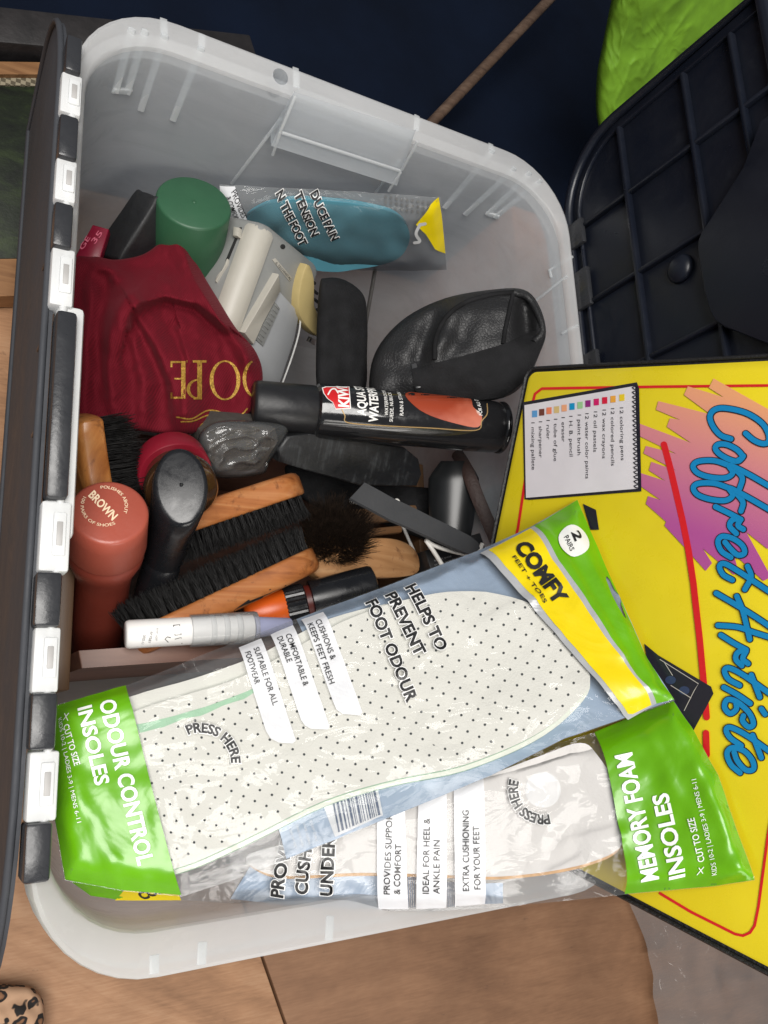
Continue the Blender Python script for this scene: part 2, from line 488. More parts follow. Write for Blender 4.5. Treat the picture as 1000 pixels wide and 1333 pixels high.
def frosted(name, col=(0.86, 0.88, 0.90), see=0.54, trans=0.58, rough=0.32):
    """milky translucent polypropylene"""
    m, nt, p, o = _nt(name); L = nt.links.new; v = texco(nt)
    n = noise_tex(nt, v, 14, 4)
    L(ramp(nt, n, [(0.3, tuple(c * .93 for c in col)), (0.7, col)]), p.inputs['Base Color'])
    p.inputs['Roughness'].default_value = rough; p.inputs['Specular IOR Level'].default_value = 0.45
    sc = noise_tex(nt, texco(nt, (30, 30, 400), (0.2, 0.5, 0.1)), 2.0, 5, 0.7)
    sk = noise_tex(nt, texco(nt, (14, 34, 40), (0.5, 0.9, 0.3)), 1.4, 8, 0.62, 0.6)
    rr_ = nd(nt, 'ShaderNodeMapRange'); rr_.inputs[1].default_value = .4; rr_.inputs[2].default_value = .75; rr_.inputs[3].default_value = rough - .08; rr_.inputs[4].default_value = rough + .22; L(sk, rr_.inputs[0]); L(rr_.outputs[0], p.inputs['Roughness'])
    b = bump(nt, sc, 0.12, 0.0008, p)
    tl = nd(nt, 'ShaderNodeBsdfTranslucent'); tl.inputs[0].default_value = (*col, 1)
    tr = nd(nt, 'ShaderNodeBsdfTransparent'); tr.inputs[0].default_value = (0.9, 0.93, 0.95, 1)
    m1 = nd(nt, 'ShaderNodeMixShader'); m1.inputs[0].default_value = trans; L(p.outputs[0], m1.inputs[1]); L(tl.outputs[0], m1.inputs[2])
    m2 = nd(nt, 'ShaderNodeMixShader'); L(m1.outputs[0], m2.inputs[1]); L(tr.outputs[0], m2.inputs[2])
    ms_ = nd(nt, 'ShaderNodeMapRange'); ms_.inputs[1].default_value = .35; ms_.inputs[2].default_value = .8; ms_.inputs[3].default_value = see + .02; ms_.inputs[4].default_value = see * .86; L(sk, ms_.inputs[0]); L(ms_.outputs[0], m2.inputs[0])
    L(m2.outputs[0], o.inputs[0]); return m
def knit(name, col):
    m, nt, p, o = _nt(name); L = nt.links.new
    uv = nd(nt, 'ShaderNodeTexCoord'); mp = nd(nt, 'ShaderNodeMapping'); L(uv.outputs['Object'], mp.inputs[0])
    mp.inputs['Rotation'].default_value = (0.3, 0.2, 0.5)
    w = nd(nt, 'ShaderNodeTexWave'); w.bands_direction = 'X'; w.inputs['Scale'].default_value = 260; w.inputs['Distortion'].default_value = 0.5; w.inputs['Detail'].default_value = 2; w.inputs['Detail Scale'].default_value = 0.4
    L(mp.outputs[0], w.inputs[0])
    n = noise_tex(nt, uv.outputs['Object'], 900, 3)
    ad = nd(nt, 'ShaderNodeMath', operation='MULTIPLY_ADD'); L(w.outputs['Fac'], ad.inputs[0]); ad.inputs[1].default_value = 0.6; L(n, ad.inputs[2])
    L(ramp(nt, ad.outputs[0], [(0.3, tuple(c * .85 for c in col)), (1.0, tuple(c * 1.12 for c in col))]), p.inputs['Base Color'])
    p.inputs['Roughness'].default_value = 0.85; p.inputs['Sheen Weight'].default_value = 0.08; p.inputs['Sheen Roughness'].default_value = 0.4
    p.inputs['Sheen Tint'].default_value = (0.9, 0.25, 0.3, 1)
    p.inputs['Specular IOR Level'].default_value = 0.2
    bump(nt, ad.outputs[0], 0.5, 0.0006, p); return m
def leather(name, col):
    m, nt, p, o = _nt(name); L = nt.links.new; v = texco(nt)
    vo = nd(nt, 'ShaderNodeTexVoronoi', feature='DISTANCE_TO_EDGE'); vo.inputs['Scale'].default_value = 420; L(v, vo.inputs[0])
    p.inputs['Base Color'].default_value = (*col, 1); p.inputs['Roughness'].default_value = 0.5
    r = ramp(nt, vo.outputs[0], [(0.0, (0, 0, 0)), (0.15, (1, 1, 1))])
    bump(nt, r, 0.35, 0.0005, p); return m

BLACKM = plain('black_print', (0.012, 0.012, 0.013), 0.4, var=0.05)
WHITEM = printed('white_print', (0.86, 0.86, 0.85), 0.35, 0.03, 0.1, coat=0.2)
GREENM = printed('lime_print', srgb(96, 162, 6), 0.34, 0.08, 0.2, 22)
YELLOWM = printed('yellow_print', srgb(222, 198, 8), 0.3, 0.06, 0.2, 24)
GREYM = printed('grey_print', (0.36, 0.37, 0.38), 0.3, 0.05, 0.3)
BLUEM = printed('blue_grey_print', srgb(138, 155, 176), 0.4, 0.08, 0.3)
TABM = printed('white_tab_print', (0.84, 0.85, 0.88), 0.3, 0.04, 0.2, see=0.22)
FILM = clear_film('clear_film', gloss=0.004, rough=0.055, bscale=24, bstr=0.42, stretch=(1, 2.2, 1.4))
FILMT = clear_film('packet_edge_film', (0.80, 0.81, 0.82), 0.015, 0.06, 0.1, 30, 0.35)
TUBM = frosted('frosted_plastic')
TUBW = frosted('white_hinge_plastic', (0.9, 0.91, 0.91), 0.05, 0.3, 0.35)
RIBM = frosted('frosted_rib_plastic', (0.88, 0.89, 0.89), 0.42, 0.5, 0.3)
RIMM = frosted('frosted_rim_plastic', (0.90, 0.90, 0.90), 0.32, 0.55, 0.3)
LIDM = scuffed('black_lid_plastic', srgb(20, 24, 34), srgb(84, 86, 92), 0.33, 0.85, 30, 0.06)
LIDG = scuffed('grey_black_lid_plastic', srgb(56, 58, 63), srgb(92, 94, 98), 0.66, 0.85, 30, 0.06)

# ------------------------------------------------------------------ the setting
def struct(o): o["kind"] = "structure"; return o
PLY = wood('plywood', srgb(122, 82, 54), srgb(150, 106, 72), srgb(172, 128, 92), 0, 0.6, 0.32, 0.0)
def ply_mat(name, a, b, c, axis_rot, sc=1.0):
    m, nt, p, o = _nt(name); L = nt.links.new
    v = texco(nt, (1, 1, 1), (0, 0, axis_rot))
    mp = nd(nt, 'ShaderNodeMapping'); mp.inputs['Scale'].default_value = (3.0, 16.0, 1); L(v, mp.inputs[0])
    w = nd(nt, 'ShaderNodeTexNoise'); w.inputs['Scale'].default_value = 1.6 * sc + .6; w.inputs['Detail'].default_value = 7; w.inputs['Roughness'].default_value = .55; w.inputs['Distortion'].default_value = 2.2
    L(mp.outputs[0], w.inputs[0])
    fine = noise_tex(nt, texco(nt, (60, 600, 60), (0, 0, axis_rot)), 1.0, 5)
    big = noise_tex(nt, v, 9, 5, 0.6)
    ad = nd(nt, 'ShaderNodeMath', operation='MULTIPLY_ADD'); L(fine, ad.inputs[0]); ad.inputs[1].default_value = 0.6; L(w.outputs['Fac'], ad.inputs[2])
    col = ramp(nt, ad.outputs[0], [(0.50, tuple(k * .88 for k in a)), (0.80, b), (1.0, c)])
    mx = nd(nt, 'ShaderNodeMix', data_type='RGBA', blend_type='MULTIPLY'); mx.inputs[0].default_value = 0.95
    L(col, mx.inputs[6]); L(ramp(nt, big, [(0.3, (0.6, 0.57, 0.54)), (0.62, (1, 1, 1))]), mx.inputs[7])
    st = noise_tex(nt, texco(nt, (1, 2.2, 1)), 34, 6, 0.7)
    m2 = nd(nt, 'ShaderNodeMix', data_type='RGBA'); L(ramp(nt, st, [(0.66, (0, 0, 0)), (0.74, (0.6, 0.6, 0.6))]), m2.inputs[0]); L(mx.outputs[2], m2.inputs[6]); m2.inputs[7].default_value = (0.05, 0.03, 0.02, 1)
    scr = noise_tex(nt, texco(nt, (5, 160, 5), (0, 0, axis_rot + 1.2)), 1.0, 3, .5)
    m3 = nd(nt, 'ShaderNodeMix', data_type='RGBA'); L(ramp(nt, scr, [(0.70, (0, 0, 0)), (0.76, (.4, .4, .4))]), m3.inputs[0]); L(m2.outputs[2], m3.inputs[6]); m3.inputs[7].default_value = (*c, 1)
    L(m3.outputs[2], p.inputs['Base Color']); p.inputs['Roughness'].default_value = 0.65
    bump(nt, ad.outputs[0], 0.15, 0.001, p); return m
PLYA = ply_mat('plywood_light', srgb(152, 112, 80), srgb(170, 128, 94), srgb(182, 142, 108), 0.5, 0.5)
PLYB = ply_mat('plywood_dark', srgb(124, 89, 63), srgb(133, 97, 70), srgb(142, 106, 78), 0.15, 0.4)
fl = MB(); fl.add(box(-1.6, 2.2, -1.6, 2.4, -0.05, -0.02, 0))
floor = struct(fl.build('floor', plain('floor_base', srgb(92, 64, 44), 0.7, var=0.2, vscale=12)))
sa, sb = at(345, 1255, z=0), at(372, 1333, z=0)
dirn = (sb - sa).normalized(); far = sa - dirn * 0.8; near = sb + dirn * 1.0
def board(pts, mat, top=0.0):
    m = MB(); m.add(slab([Vector((p[0], p[1], top)) for p in pts], (0, 0, 1), 0.018, 0.0012, 2)); m.build('floor_board', mat, floor, 30)
g = Vector((0.0012, 0, 0))
board([far - g, near - g, (-1.4, near.y), (-1.4, far.y)], PLYA)
board([(1.9, far.y), (1.9, near.y), near + g, far + g], PLYB, -0.001)

# dark blue cloth spread on the floor behind the tub
NAVY = plain('navy_cloth', srgb(9, 19, 36), 0.9, var=0.25, vscale=9, bmp=0.35, bscale=900, sheen=0.0, spec=0.15)
m = MB(); nx, ny = 70, 60; v = []; f = []
for j in range(ny + 1):
    for i in range(nx + 1):
        x = -0.34 + 1.9 * i / nx; y = 0.315 + 1.5 * j / ny
        z = 0.012 + 0.02 * noise.noise(Vector((x * 2.2, y * 1.6, 3))) + 0.012 * noise.noise(Vector((x * 7, y * 4, 9)))
        if j == 0: z = 0.001
        v.append(Vector((x, y + 0.02 * noise.noise(Vector((x * 5, 0, 1))), max(0.001, z))))
for j in range(ny):
    for i in range(nx):
        a = j * (nx + 1) + i; f.append((a, a + 1, a + nx + 2, a + nx + 1))
m.add((v, f)); m.add(([p - Vector((0, 0, 0.003)) for p in v], [q[::-1] for q in f]))
cl = m.build('cloth', NAVY, None, 180); tag(cl, 'dark navy blue cloth spread out behind the clear tub', 'cloth')

# rod leaning on the cloth
WOODD = wood('old_rod_wood', srgb(60, 46, 38), srgb(92, 72, 58), srgb(120, 100, 84), 0, 0.6, 1.0, 0)
p0, p1 = at(556, 166, z=0.05), at(722, -8, z=0.09)
d = (p1 - p0)
m = MB(); m.add(tube([p0 - d * 0.35, p0, p0 + d * 0.33, p0 + d * 0.66, p1, p1 + d * 0.3], [0.0056, 0.0057, 0.0060, 0.0058, 0.0062, 0.006], 12))
tag(m.build('wooden_rod', WOODD, None, 60), 'thin brown rod crossing the dark blue cloth behind the tub', 'rod')

# black beam, framed canvas at the left
DARKW = plain('dark_stained_wood', srgb(36, 33, 33), 0.6, var=0.5, vscale=50, bmp=0.4, bscale=120)
a, b = at(-60, 25, z=0.035), at(332, 66, z=0.03)
w = (b - a).normalized(); u_, v_, w_ = frame(w)
m = MB(); m.add(rbox((a + b) / 2 - Vector((0, 0, 0.016)), (w, u_.cross(w) * -1, u_), ((b - a).length, 0.034, 0.032), 0.002, 2))
for p in m.v:
    e = (p - b).dot(w)
    p += Vector((noise.noise(p * 120), noise.noise(p * 130 + Vector((4, 0, 0))), 0)) * (0.003 if e > -0.03 else 0.0008)
tag(m.build('wooden_beam', DARKW, None, 30), 'black painted wooden beam lying behind the far left corner of the tub', 'beam')

fx = thing('picture', 'framed dark green painted canvas lying on the floor left of the tub', 'picture', at(-60, 220, z=0.0))
TAN = wood('tan_wood', srgb(112, 76, 46), srgb(150, 108, 70), srgb(176, 134, 92), 0, 0.55, 0.6, 0.1)
def qslab(px4, z, th, name, mat, bev=0.001):
    m = MB(); pts = [at(x, y, z=z) for x, y in px4]
    c = (pts[1] - pts[0]).cross(pts[2] - pts[1])
    if c.z < 0: pts = pts[::-1]
    m.add(slab(pts, (0, 0, 1), th, bev)); return m.build(name, mat, fx, 30)
qslab([(-120, 78), (60, 81), (60, 97), (-120, 96)], 0.022, 0.02, 'frame_rail', TAN)
qslab([(-120, 338), (60, 336), (60, 384), (-120, 390)], 0.022, 0.02, 'frame_rail', TAN)
canv, nt, p, o = _nt('painted_canvas'); v = texco(nt)
n = noise_tex(nt, texco(nt, (1, 2.2, 1)), 22, 7, 0.65, 0.8)
nt.links.new(ramp(nt, n, [(0.3, srgb(8, 10, 7)), (0.5, srgb(24, 32, 16)), (0.66, srgb(44, 56, 26)), (0.8, srgb(84, 74, 40))]), p.inputs['Base Color'])
p.inputs['Roughness'].default_value = 0.6; bump(nt, noise_tex(nt, v, 300, 4), 0.3, 0.001, p)
qslab([(-120, 108), (60, 112), (60, 336), (-120, 338)], 0.016, 0.012, 'canvas', canv)
weave, nt, p, o = _nt('woven_edge'); v = texco(nt)
ck = nd(nt, 'ShaderNodeTexChecker'); ck.inputs['Scale'].default_value = 260; nt.links.new(v, ck.inputs[0])
ck.inputs[1].default_value = (*srgb(150, 140, 118), 1); ck.inputs[2].default_value = (*srgb(90, 82, 66), 1); nt.links.new(ck.outputs[0], p.inputs['Base Color'])
qslab([(-120, 96), (60, 97), (60, 112), (-120, 108)], 0.0175, 0.012, 'woven_edging', weave)

# leopard spotted cloth, front left
leo, nt, p, o = _nt('leopard_cloth'); v = texco(nt)
vo = nd(nt, 'ShaderNodeTexVoronoi'); vo.inputs['Scale'].default_value = 95; vo.inputs['Randomness'].default_value = 0.9
nz = nd(nt, 'ShaderNodeTexNoise'); nz.inputs['Scale'].default_value = 90; nt.links.new(v, nz.inputs[0])
mxv = nd(nt, 'ShaderNodeMix', data_type='VECTOR'); mxv.inputs[0].default_value = 0.012; nt.links.new(v, mxv.inputs[4]); nt.links.new(nz.outputs['Color'], mxv.inputs[5])
nt.links.new(mxv.outputs[1], vo.inputs[0])
nt.links.new(ramp(nt, vo.outputs['Distance'], [(0.10, srgb(136, 98, 70)), (0.22, srgb(110, 76, 52)), (0.27, srgb(24, 20, 18)), (0.42, srgb(26, 22, 20)), (0.47, srgb(168, 134, 106)), (0.8, srgb(176, 142, 114))]), p.inputs['Base Color'])
p.inputs['Roughness'].default_value = 0.9
def pillow(outline, zf, htop, hbot, fold=None, nr=16, up=None, sub=5, power=0.5):
    """soft closed body: outline in px laid at depth zf(px,py), swelling towards the eye by htop and away by hbot"""
    P = smooth_closed(outline, sub); n = len(P)
    cx = sum(p[0] for p in P) / n; cy_ = sum(p[1] for p in P) / n
    top, bot = [], []
    for k in range(nr):
        rho = 1 - k / nr
        T, B = [], []
        for (x, y) in P:
            qx, qy = cx + (x - cx) * rho, cy_ + (y - cy_) * rho
            base = at(qx, qy, z=zf(qx, qy)); r = ray(qx, qy).normalized(); h = (1 - rho ** 2.4) ** power
            fo = fold(qx, qy) * min(1, (1 - rho) * 4 + 0.25) if fold else 0
            T.append(base - r * (htop * h + fo)); B.append(base + r * (hbot * h))
        top.append(T); bot.append(B)
    r = ray(cx, cy_).normalized(); base = at(cx, cy_, z=zf(cx, cy_))
    v, f = loft(bot[::-1] + top[1:] if False else list(reversed(bot)) + top[1:], False, False)
    m_ = len(P); b = len(v); v.append(base - r * (htop + (fold(cx, cy_) if fold else 0))); v.append(base + r * hbot)
    last = (len(bot) + len(top) - 2) * m_
    for j in range(m_):
        k = (j + 1) % m_
        f.append((last + j, last + k, b)); f.append((k, j, b + 1))
    n0 = Vector(); 
    for q in f[-2:-1]: n0 = (v[q[1]] - v[q[0]]).cross(v[q[2]] - v[q[0]])
    if n0.dot(CAMP - base) < 0: f = [q[::-1] for q in f]
    return v, f
m = MB(); m.add(pillow([(-60, 1290), (20, 1282), (48, 1290), (58, 1315), (52, 1360), (0, 1400), (-70, 1390)], lambda x, y: 0.02, 0.012, 0.012, lambda x, y: 0.003 * noise.noise(Vector((x / 18, y / 18, 0)))))
tag(m.build('spotted_cloth', leo, None, 180), 'brown leopard spotted cloth on the floor at the near left corner', 'cloth')

# crumpled clear sheeting on the floor, front right
class FloorWave:
    n = Vector((0, 0, 1))
    def hit(s, px, py, off=0):
        p = at(px, py, z=0.012); p.z += off + 0.005 * noise.noise(Vector((p.x * 16, p.y * 16, 2))) + 0.004 * noise.noise(Vector((p.x * 45, p.y * 45, 5)))
        p.z = max(p.z, 0.0006); return p
SHEETM = clear_film('crumpled_sheeting', (0.84, 0.82, 0.80), 0.03, 0.11, 0.22, 34, 1.0)
m = MB(); m.add(shape([(805, 1140), (846, 1236), (853, 1290), (857, 1345), (866, 1420), (1120, 1420), (1120, 1230), (960, 1180)], FloorWave(), 0, 9))
tag(m.build('plastic_sheeting', SHEETM, None, 180), 'crumpled clear plastic sheeting on the floor under the yellow case', 'plastic sheet')

# lime green bag behind the lid
LIME = plain('lime_bag', srgb(100, 140, 34), 0.62, var=0.35, vscale=14, bmp=0.3, bscale=60, coat=0.0, spec=.3)
gb = thing('carrier_bag', 'crinkled lime green woven bag standing behind the raised black lid', 'bag', at(850, 120, d=1.05) - Vector((0, 0, 0.12)))
def bagz(x, y): return 0.20 - 0.0006 * (y - 80)
m = MB(); m.add(pillow([(778, 158), (777, 100), (785, 55), (797, -5), (815, -90), (960, -120), (1040, -40), (1010, 60), (930, 120), (850, 200), (800, 215)], bagz, 0.05, 0.09,
    lambda x, y: 0.010 * noise.noise(Vector((x / 50, y / 70, 1))) + 0.0045 * (1 - abs(noise.noise(Vector((x / 26 + y / 60, y / 44, 4))))) ** 4 + 0.0016 * (1 - abs(noise.noise(Vector((x / 14, y / 20 - x / 25, 8))))) ** 6 , 60, sub=14))
m.build('bag_body', LIME, gb, 180)
m = MB(); m.add(tube(catmull([at(905, 40, d=.86), at(915, 18, d=.85), at(935, 14, d=.85), at(960, -12, d=.86)], 6), 0.007, 8, flat=0.4)); m.build('handle', plain('blue_webbing', srgb(28, 66, 150), 0.6), gb, 60)

# orange wooden crate beyond the right wall, showing through the frosted plastic
OR = wood('orange_wood', srgb(150, 78, 40), srgb(178, 98, 54), srgb(196, 120, 70), 1, 0.5, 0.5)
m = MB(); m.add(box(0.215, 0.40, -0.02, 0.30, 0.001, 0.175, 0.003))
tag(m.build('wooden_block', OR, None, 30), 'orange brown wooden block between the tub and the raised lid', 'block')

# ------------------------------------------------------------------ the tub
HX, HY, HZ = 0.175, 0.25, 0.28
def rring(ix, iy, z, r, n=10, side=8):
    hx, hy = HX - ix, HY - iy; pts = []
    cs = ((1, 1, 0), (-1, 1, 90), (-1, -1, 180), (1, -1, 270))
    for k, (sx, sy, a0) in enumerate(cs):
        cx, cy2 = sx * (hx - r), sy * (hy - r)
        for i in range(n + 1):
            a = math.radians(a0 + 90 * i / n); pts.append(Vector((cx + r * math.cos(a), cy2 + r * math.sin(a), z)))
        nx2 = cs[(k + 1) % 4]; a = math.radians(a0 + 90)
        A = pts[-1]; B = Vector((nx2[0] * (hx - r) + r * math.cos(a), nx2[1] * (hy - r) + r * math.sin(a), z))
        for i in range(1, side): pts.append(A.lerp(B, i / side))
    return pts
tub = thing('storage_tub', 'translucent clear plastic storage tub with hinged black lid flaps, full of shoe care things', 'storage tub', (0, 0, 0))
prof = [(.032, .041, .0008, .034), (.029, .038, .004, .036), (.016, .027, .13, .043), (.0042, .0162, .266, .050), (.0022, .0022, .2695, .0535), (.0022, .0022, .258, .0535),
        (.0, .0, .2578, .055), (.0, .0, .2785, .055), (.0006, .0006, .2803, .0545), (.0022, .0022, .281, .0535), (.0052, .0160, .2782, .048), (.0062, .0178, .2770, .047), (.0068, .0186, .2745, .0465),
        (.0110, .0230, .21, .044), (.0186, .0296, .13, .041), (.0312, .0402, .010, .034), (.0345, .0435, .0052, .032)]
bm_ = MB(); bm_.add(loft([rring(*q) for q in prof], True, True))
nring = len(rring(0, 0, 0, .05))
bm_.mi = [1 if 3 * nring <= i < 12 * nring and i < len(bm_.mi) - 2 else 0 for i in range(len(bm_.mi))]
body = bm_.build('tub_body', [TUBM, RIMM], tub, 35)
hc = at(365, 91, z=0.2793); hc.y = 0.2408
cut = MB(); cut.add(lathe(hc - Vector((0, 0, 0.02)), (0, 0, 1), [(0, .005), (0.04, .005)], 24)); cuto = cut.build('cutter', TUBM)
bo = body.modifiers.new('hole', 'BOOLEAN'); bo.object = cuto; bo.operation = 'DIFFERENCE'; bo.solver = 'EXACT'
bpy.context.view_layer.update()
dg = bpy.context.evaluated_depsgraph_get(); me = bpy.data.meshes.new_from_object(body.evaluated_get(dg))
body.modifiers.clear(); body.data = me; bpy.data.objects.remove(cuto)
# inner wall planes
BACK = plane3(Vector((0, HY - .0186, .2745)), Vector((.1, HY - .0186, .2745)), Vector((0, HY - .0402, .010)))
RIGHT = plane3(Vector((HX - .0068, 0, .2745)), Vector((HX - .0068, .1, .2745)), Vector((HX - .0312, 0, .010)))
FLAN = Plane((0, 0, 0.2796), (0, 0, 1))
def bar(p, q, w, h, n, over=0.0):
    d = (q - p); L = d.length; n = Vector(n).normalized(); d.normalize(); n = (n - d * n.dot(d)).normalized()
    return rbox((p + q) / 2 + n * (h / 2 - 0.0006), (d, n.cross(d), n), (L + over, w, h), min(w, h) * 0.35, 2)
_bv = []
def bodyhit(px, py):
    if not _bv:
        from mathutils.bvhtree import BVHTree
        og = ORI[body.name]; _bv.append(BVHTree.FromPolygons([v.co + og for v in body.data.vertices], [tuple(p.vertices) for p in body.data.polygons]))
    h = _bv[0].ray_cast(CAMP, ray(px, py).normalized())[0]
    return h if h is not None else FLAN.hit(px, py)
def ribs(surf, segs, w=0.0042, h=0.0021):
    for a, b in segs:
        m = MB(); m.add(bar(bodyhit(*a), bodyhit(*b), w, h, surf.n, w)); m.build('rib', RIBM, body, 40)
ribs(BACK, [((171, 40), (151, 116)), ((188, 42), (166, 118)), ((150, 117), (167, 118)), ((214, 48), (184, 140)), ((261, 64), (226, 153)),
            ((640, 197), (580, 268)), ((668, 220), (607, 277)), ((688, 226), (636, 277)), ((702, 236), (646, 281)), ((636, 278), (647, 281))])
# hand hold: a box pushed into the tub
hh = MB(); A_, B_, C_, D_ = BACK.hit(384, 118), BACK.hit(541, 168), BACK.hit(515, 225), BACK.hit(352, 172)
nn = BACK.n
top2 = [A_ + nn * .001, B_ + nn * .001, C_ + nn * .011, D_ + nn * .011]
hh.add(([A_, B_, C_, D_] + top2, [(4, 7, 6, 5), (0, 3, 7, 4), (1, 5, 6, 2), (3, 2, 6, 7)]))
hh.build('hand_hold', TUBM, body, 20)
ribs(BACK, [((365, 155), (302, 238)), ((519, 209), (488, 252))], 0.0022, 0.0016)
for a, b in (((366, 156), (520, 207)), ((384, 118), (364, 155)), ((542, 168), (521, 206)), ((364, 155), (354, 186)), ((520, 208), (504, 234))):
    m = MB(); m.add(bar(BACK.hit(*a, 0.010 if a[1] > 150 else 0.004), BACK.hit(*b, 0.010), 0.0020, 0.0016, nn, 0.0)); m.build('rib', RIBM, body, 40)
ribs(RIGHT, [((745, 335), (716, 352)), ((716, 352), (718, 360)), ((738, 360), (700, 390)), ((752, 424), (733, 434))], 0.002, 0.002)
for a, b in (((213, 24), (214, 47)), ((263, 44), (262, 66)), ((385, 88), (386, 114)), ((543, 150), (542, 170)), ((639, 187), (640, 199)),
             ((201, 1243), (201, 1268)), ((264, 1226), (262, 1256)), ((430, 1192), (428, 1224))):
    m = MB(); m.add(bar(bodyhit(*a), bodyhit(*b), 0.0042, 0.0009, (0, 0, 1), 0)); m.build('rib', RIBM, body, 40)

# hinge row on the left rim: white loops of the tub, black knuckles of the lid
def hinge(y0, y1, xl, xr, z0, z1, mat, name, parent, bev=0.0025):
    c = (xl + xr) / 2; ym = (y0 + y1) / 2
    A, B = at(c, y0, z=z1), at(c, y1, z=z1); Lp, Rp = at(xl, ym, z=z1), at(xr, ym, z=z1)
    m = MB(); m.add(box(Lp.x, Rp.x, min(A.y, B.y), max(A.y, B.y), z0, z1, bev, 2)); return m.build(name, mat, parent, 40), (Lp.x, Rp.x, min(A.y, B.y), max(A.y, B.y))
# left lid flap hangs down outside
def lid_outline(y0, y1, s1, r, n=10):
    pts = []
    for k in range(n + 1):
        a = math.pi / 2 * k / n; pts.append((y0 + r - r * math.cos(a), r - r * math.sin(a)))
    for k in range(n + 1):
        a = math.pi / 2 * k / n; pts.append((y1 - r + r * math.sin(a), r - r * math.cos(a)))
    return pts + [(y1, s1), (y0, s1)]
XL = -0.1772
lo = lid_outline(-0.263, 0.263, 0.172, 0.055)
lol = lid_outline(-0.263, 0.28, 0.172, 0.10)
lidl = MB(); lidl.add(slab([Vector((XL - .004 + s * 0.004, y, 0.279 - s)) for y, s in lol], (-1, 0, 0), 0.003, 0.0008, 2))
lid_l = lidl.build('lid_flap', LIDG, tub, 30); lid_l["label"] = 'left lid flap hanging down outside the tub'
m = MB(); m.add(tube([Vector((XL - .0045 + s * .004, y, 0.279 - s)) for y, s in lol], 0.0018, 8, caps=False)); m.build('edge_bead', LIDG, lid_l, 60)
for yy in (0.085, -0.005, 0.04):
    m = MB(); m.add(bar(Vector((XL - .0042, yy, .277)), Vector((XL - .0045, yy, .262)), .002, .0015, (-1, 0, 0))); m.build('rib', LIDM, lid_l, 40)
KB = scuffed('black_hinge_plastic', srgb(46, 47, 50), srgb(110, 110, 112), 0.26, 0.9, 60, 0.1)
for y0, y1, xl, xr in ((46, 92, 86, 107), (149, 204, 77, 102), (263, 320, 70, 95), (744, 815, 46, 80), (902, 976, 40, 74), (1072, 1150, 32, 67)):
    ob, e = hinge(y0, y1, xl, xr, 0.272, 0.2895, KB, 'hinge_knuckle', lid_l, 0.0014)
ob, e = hinge(402, 648, 67, 96, 0.276, 0.2905, KB, 'hinge_cover', lid_l, 0.0022)
for y0, y1, xl, xr in ((95, 148, 79, 107), (206, 262, 72, 100), (322, 398, 66, 97), (652, 744, 52, 92), (816, 902, 43, 78), (978, 1070, 36, 76)):
    ob, e = hinge(y0, y1, xl, xr, 0.274, 0.286, TUBW, 'hinge_loop', tub, 0.0014)
    xm = e[0] + (e[1] - e[0]) * 0.62; dy = (e[3] - e[2])
    m = MB(); m.add(box(xm - 0.0028, xm + 0.0028, e[2] + dy * .22, e[3] - dy * .16, 0.2855, 0.2872, 0.0007)); m.build('raised_frame', TUBW, ob, 40)
    m = MB(); m.add(box(xm - 0.0013, xm + 0.0013, e[2] + dy * .36, e[3] - dy * .30, 0.2868, 0.2876, 0.0003)); m.build('slot', plain('slot_grey', (0.38, 0.37, 0.36), 0.5), ob, 40)
    m = MB(); m.add(tube([Vector((xm, e[2] - 0.004, .284)), Vector((xm, e[3] + 0.004, .284))], 0.0019, 10)); m.build('hinge_pin', TUBW, ob, 60)
ob, e = hinge(396, 700, 66, 104, 0.272, 0.2835, TUBW, 'hinge_plate', tub, 0.0025)

# right lid flap stands up behind the yellow case
XR = 0.1815
lidr = MB(); lidr.add(slab([Vector((XR, y, 0.276 + s)) for y, s in lo][::-1], (-1, 0, 0), 0.003, 0.0006, 2))
lid_r = lidr.build('lid_flap', LIDM, tub, 30); lid_r["label"] = 'right lid flap standing upright, ribbed inner side showing'
m = MB(); m.add(tube([Vector((XR - .002, y, 0.276 + s)) for y, s in lo], 0.0036, 8, caps=False)); m.build('edge_bead', LIDM, lid_r, 60)
lo2 = lid_outline(-0.253, 0.253, 0.172, 0.047)
m = MB(); m.add(tube([Vector((XR - .001, y, 0.286 + s * .94)) for y, s in lo2], 0.0018, 6, caps=False)); m.build('inner_bead', LIDM, lid_r, 60)
for z in (0.334, 0.390, 0.426):
    m = MB(); m.add(bar(Vector((XR, -0.252, z)), Vector((XR, 0.252, z)), .0034, .0055, (-1, 0, 0))); m.build('rib', LIDM, lid_r, 40)
for y in (0.199, 0.138, 0.076, 0.014, -0.048, -0.11, -0.172, -.234):
    m = MB(); m.add(bar(Vector((XR, y, 0.290)), Vector((XR, y, 0.446)), .0030, .0048, (-1, 0, 0))); m.build('rib', LIDM, lid_r, 40)
m = MB(); m.add(lathe(Vector((XR - 0.0002, .124, .366)), (-1, 0, 0), [(0, .0095), (.002, .0093), (.0035, .0084), (.005, .006), (.0058, .003), (.006, .0006)], 28)); m.build('round_boss', LIDM, lid_r, 180)
tp = [(991, 155), (968, 216), (936, 266), (912, 303), (908, 314), (908, 326), (916, 378), (925, 408), (931, 418), (943, 426), (1000, 448), (1090, 478), (1110, 90)]
pl_ = Plane((XR - 0.010, 0, 0.4), (-1, 0, 0))
m = MB(); m.add(slab([pl_.hit(*p) for p in tp][::-1], (-1, 0, 0), 0.006, 0.0012, 3)); m.build('smooth_tongue', LIDM, lid_r, 35)
for y0, y1 in ((0.165, 0.135), (0.205, 0.185), (0.10, 0.07)):
    m = MB(); m.add(box(XR - 0.006, XR - 0.002, y1, y0, 0.272, 0.292, 0.001)); m.build('hinge_knuckle', KB, lid_r, 40)

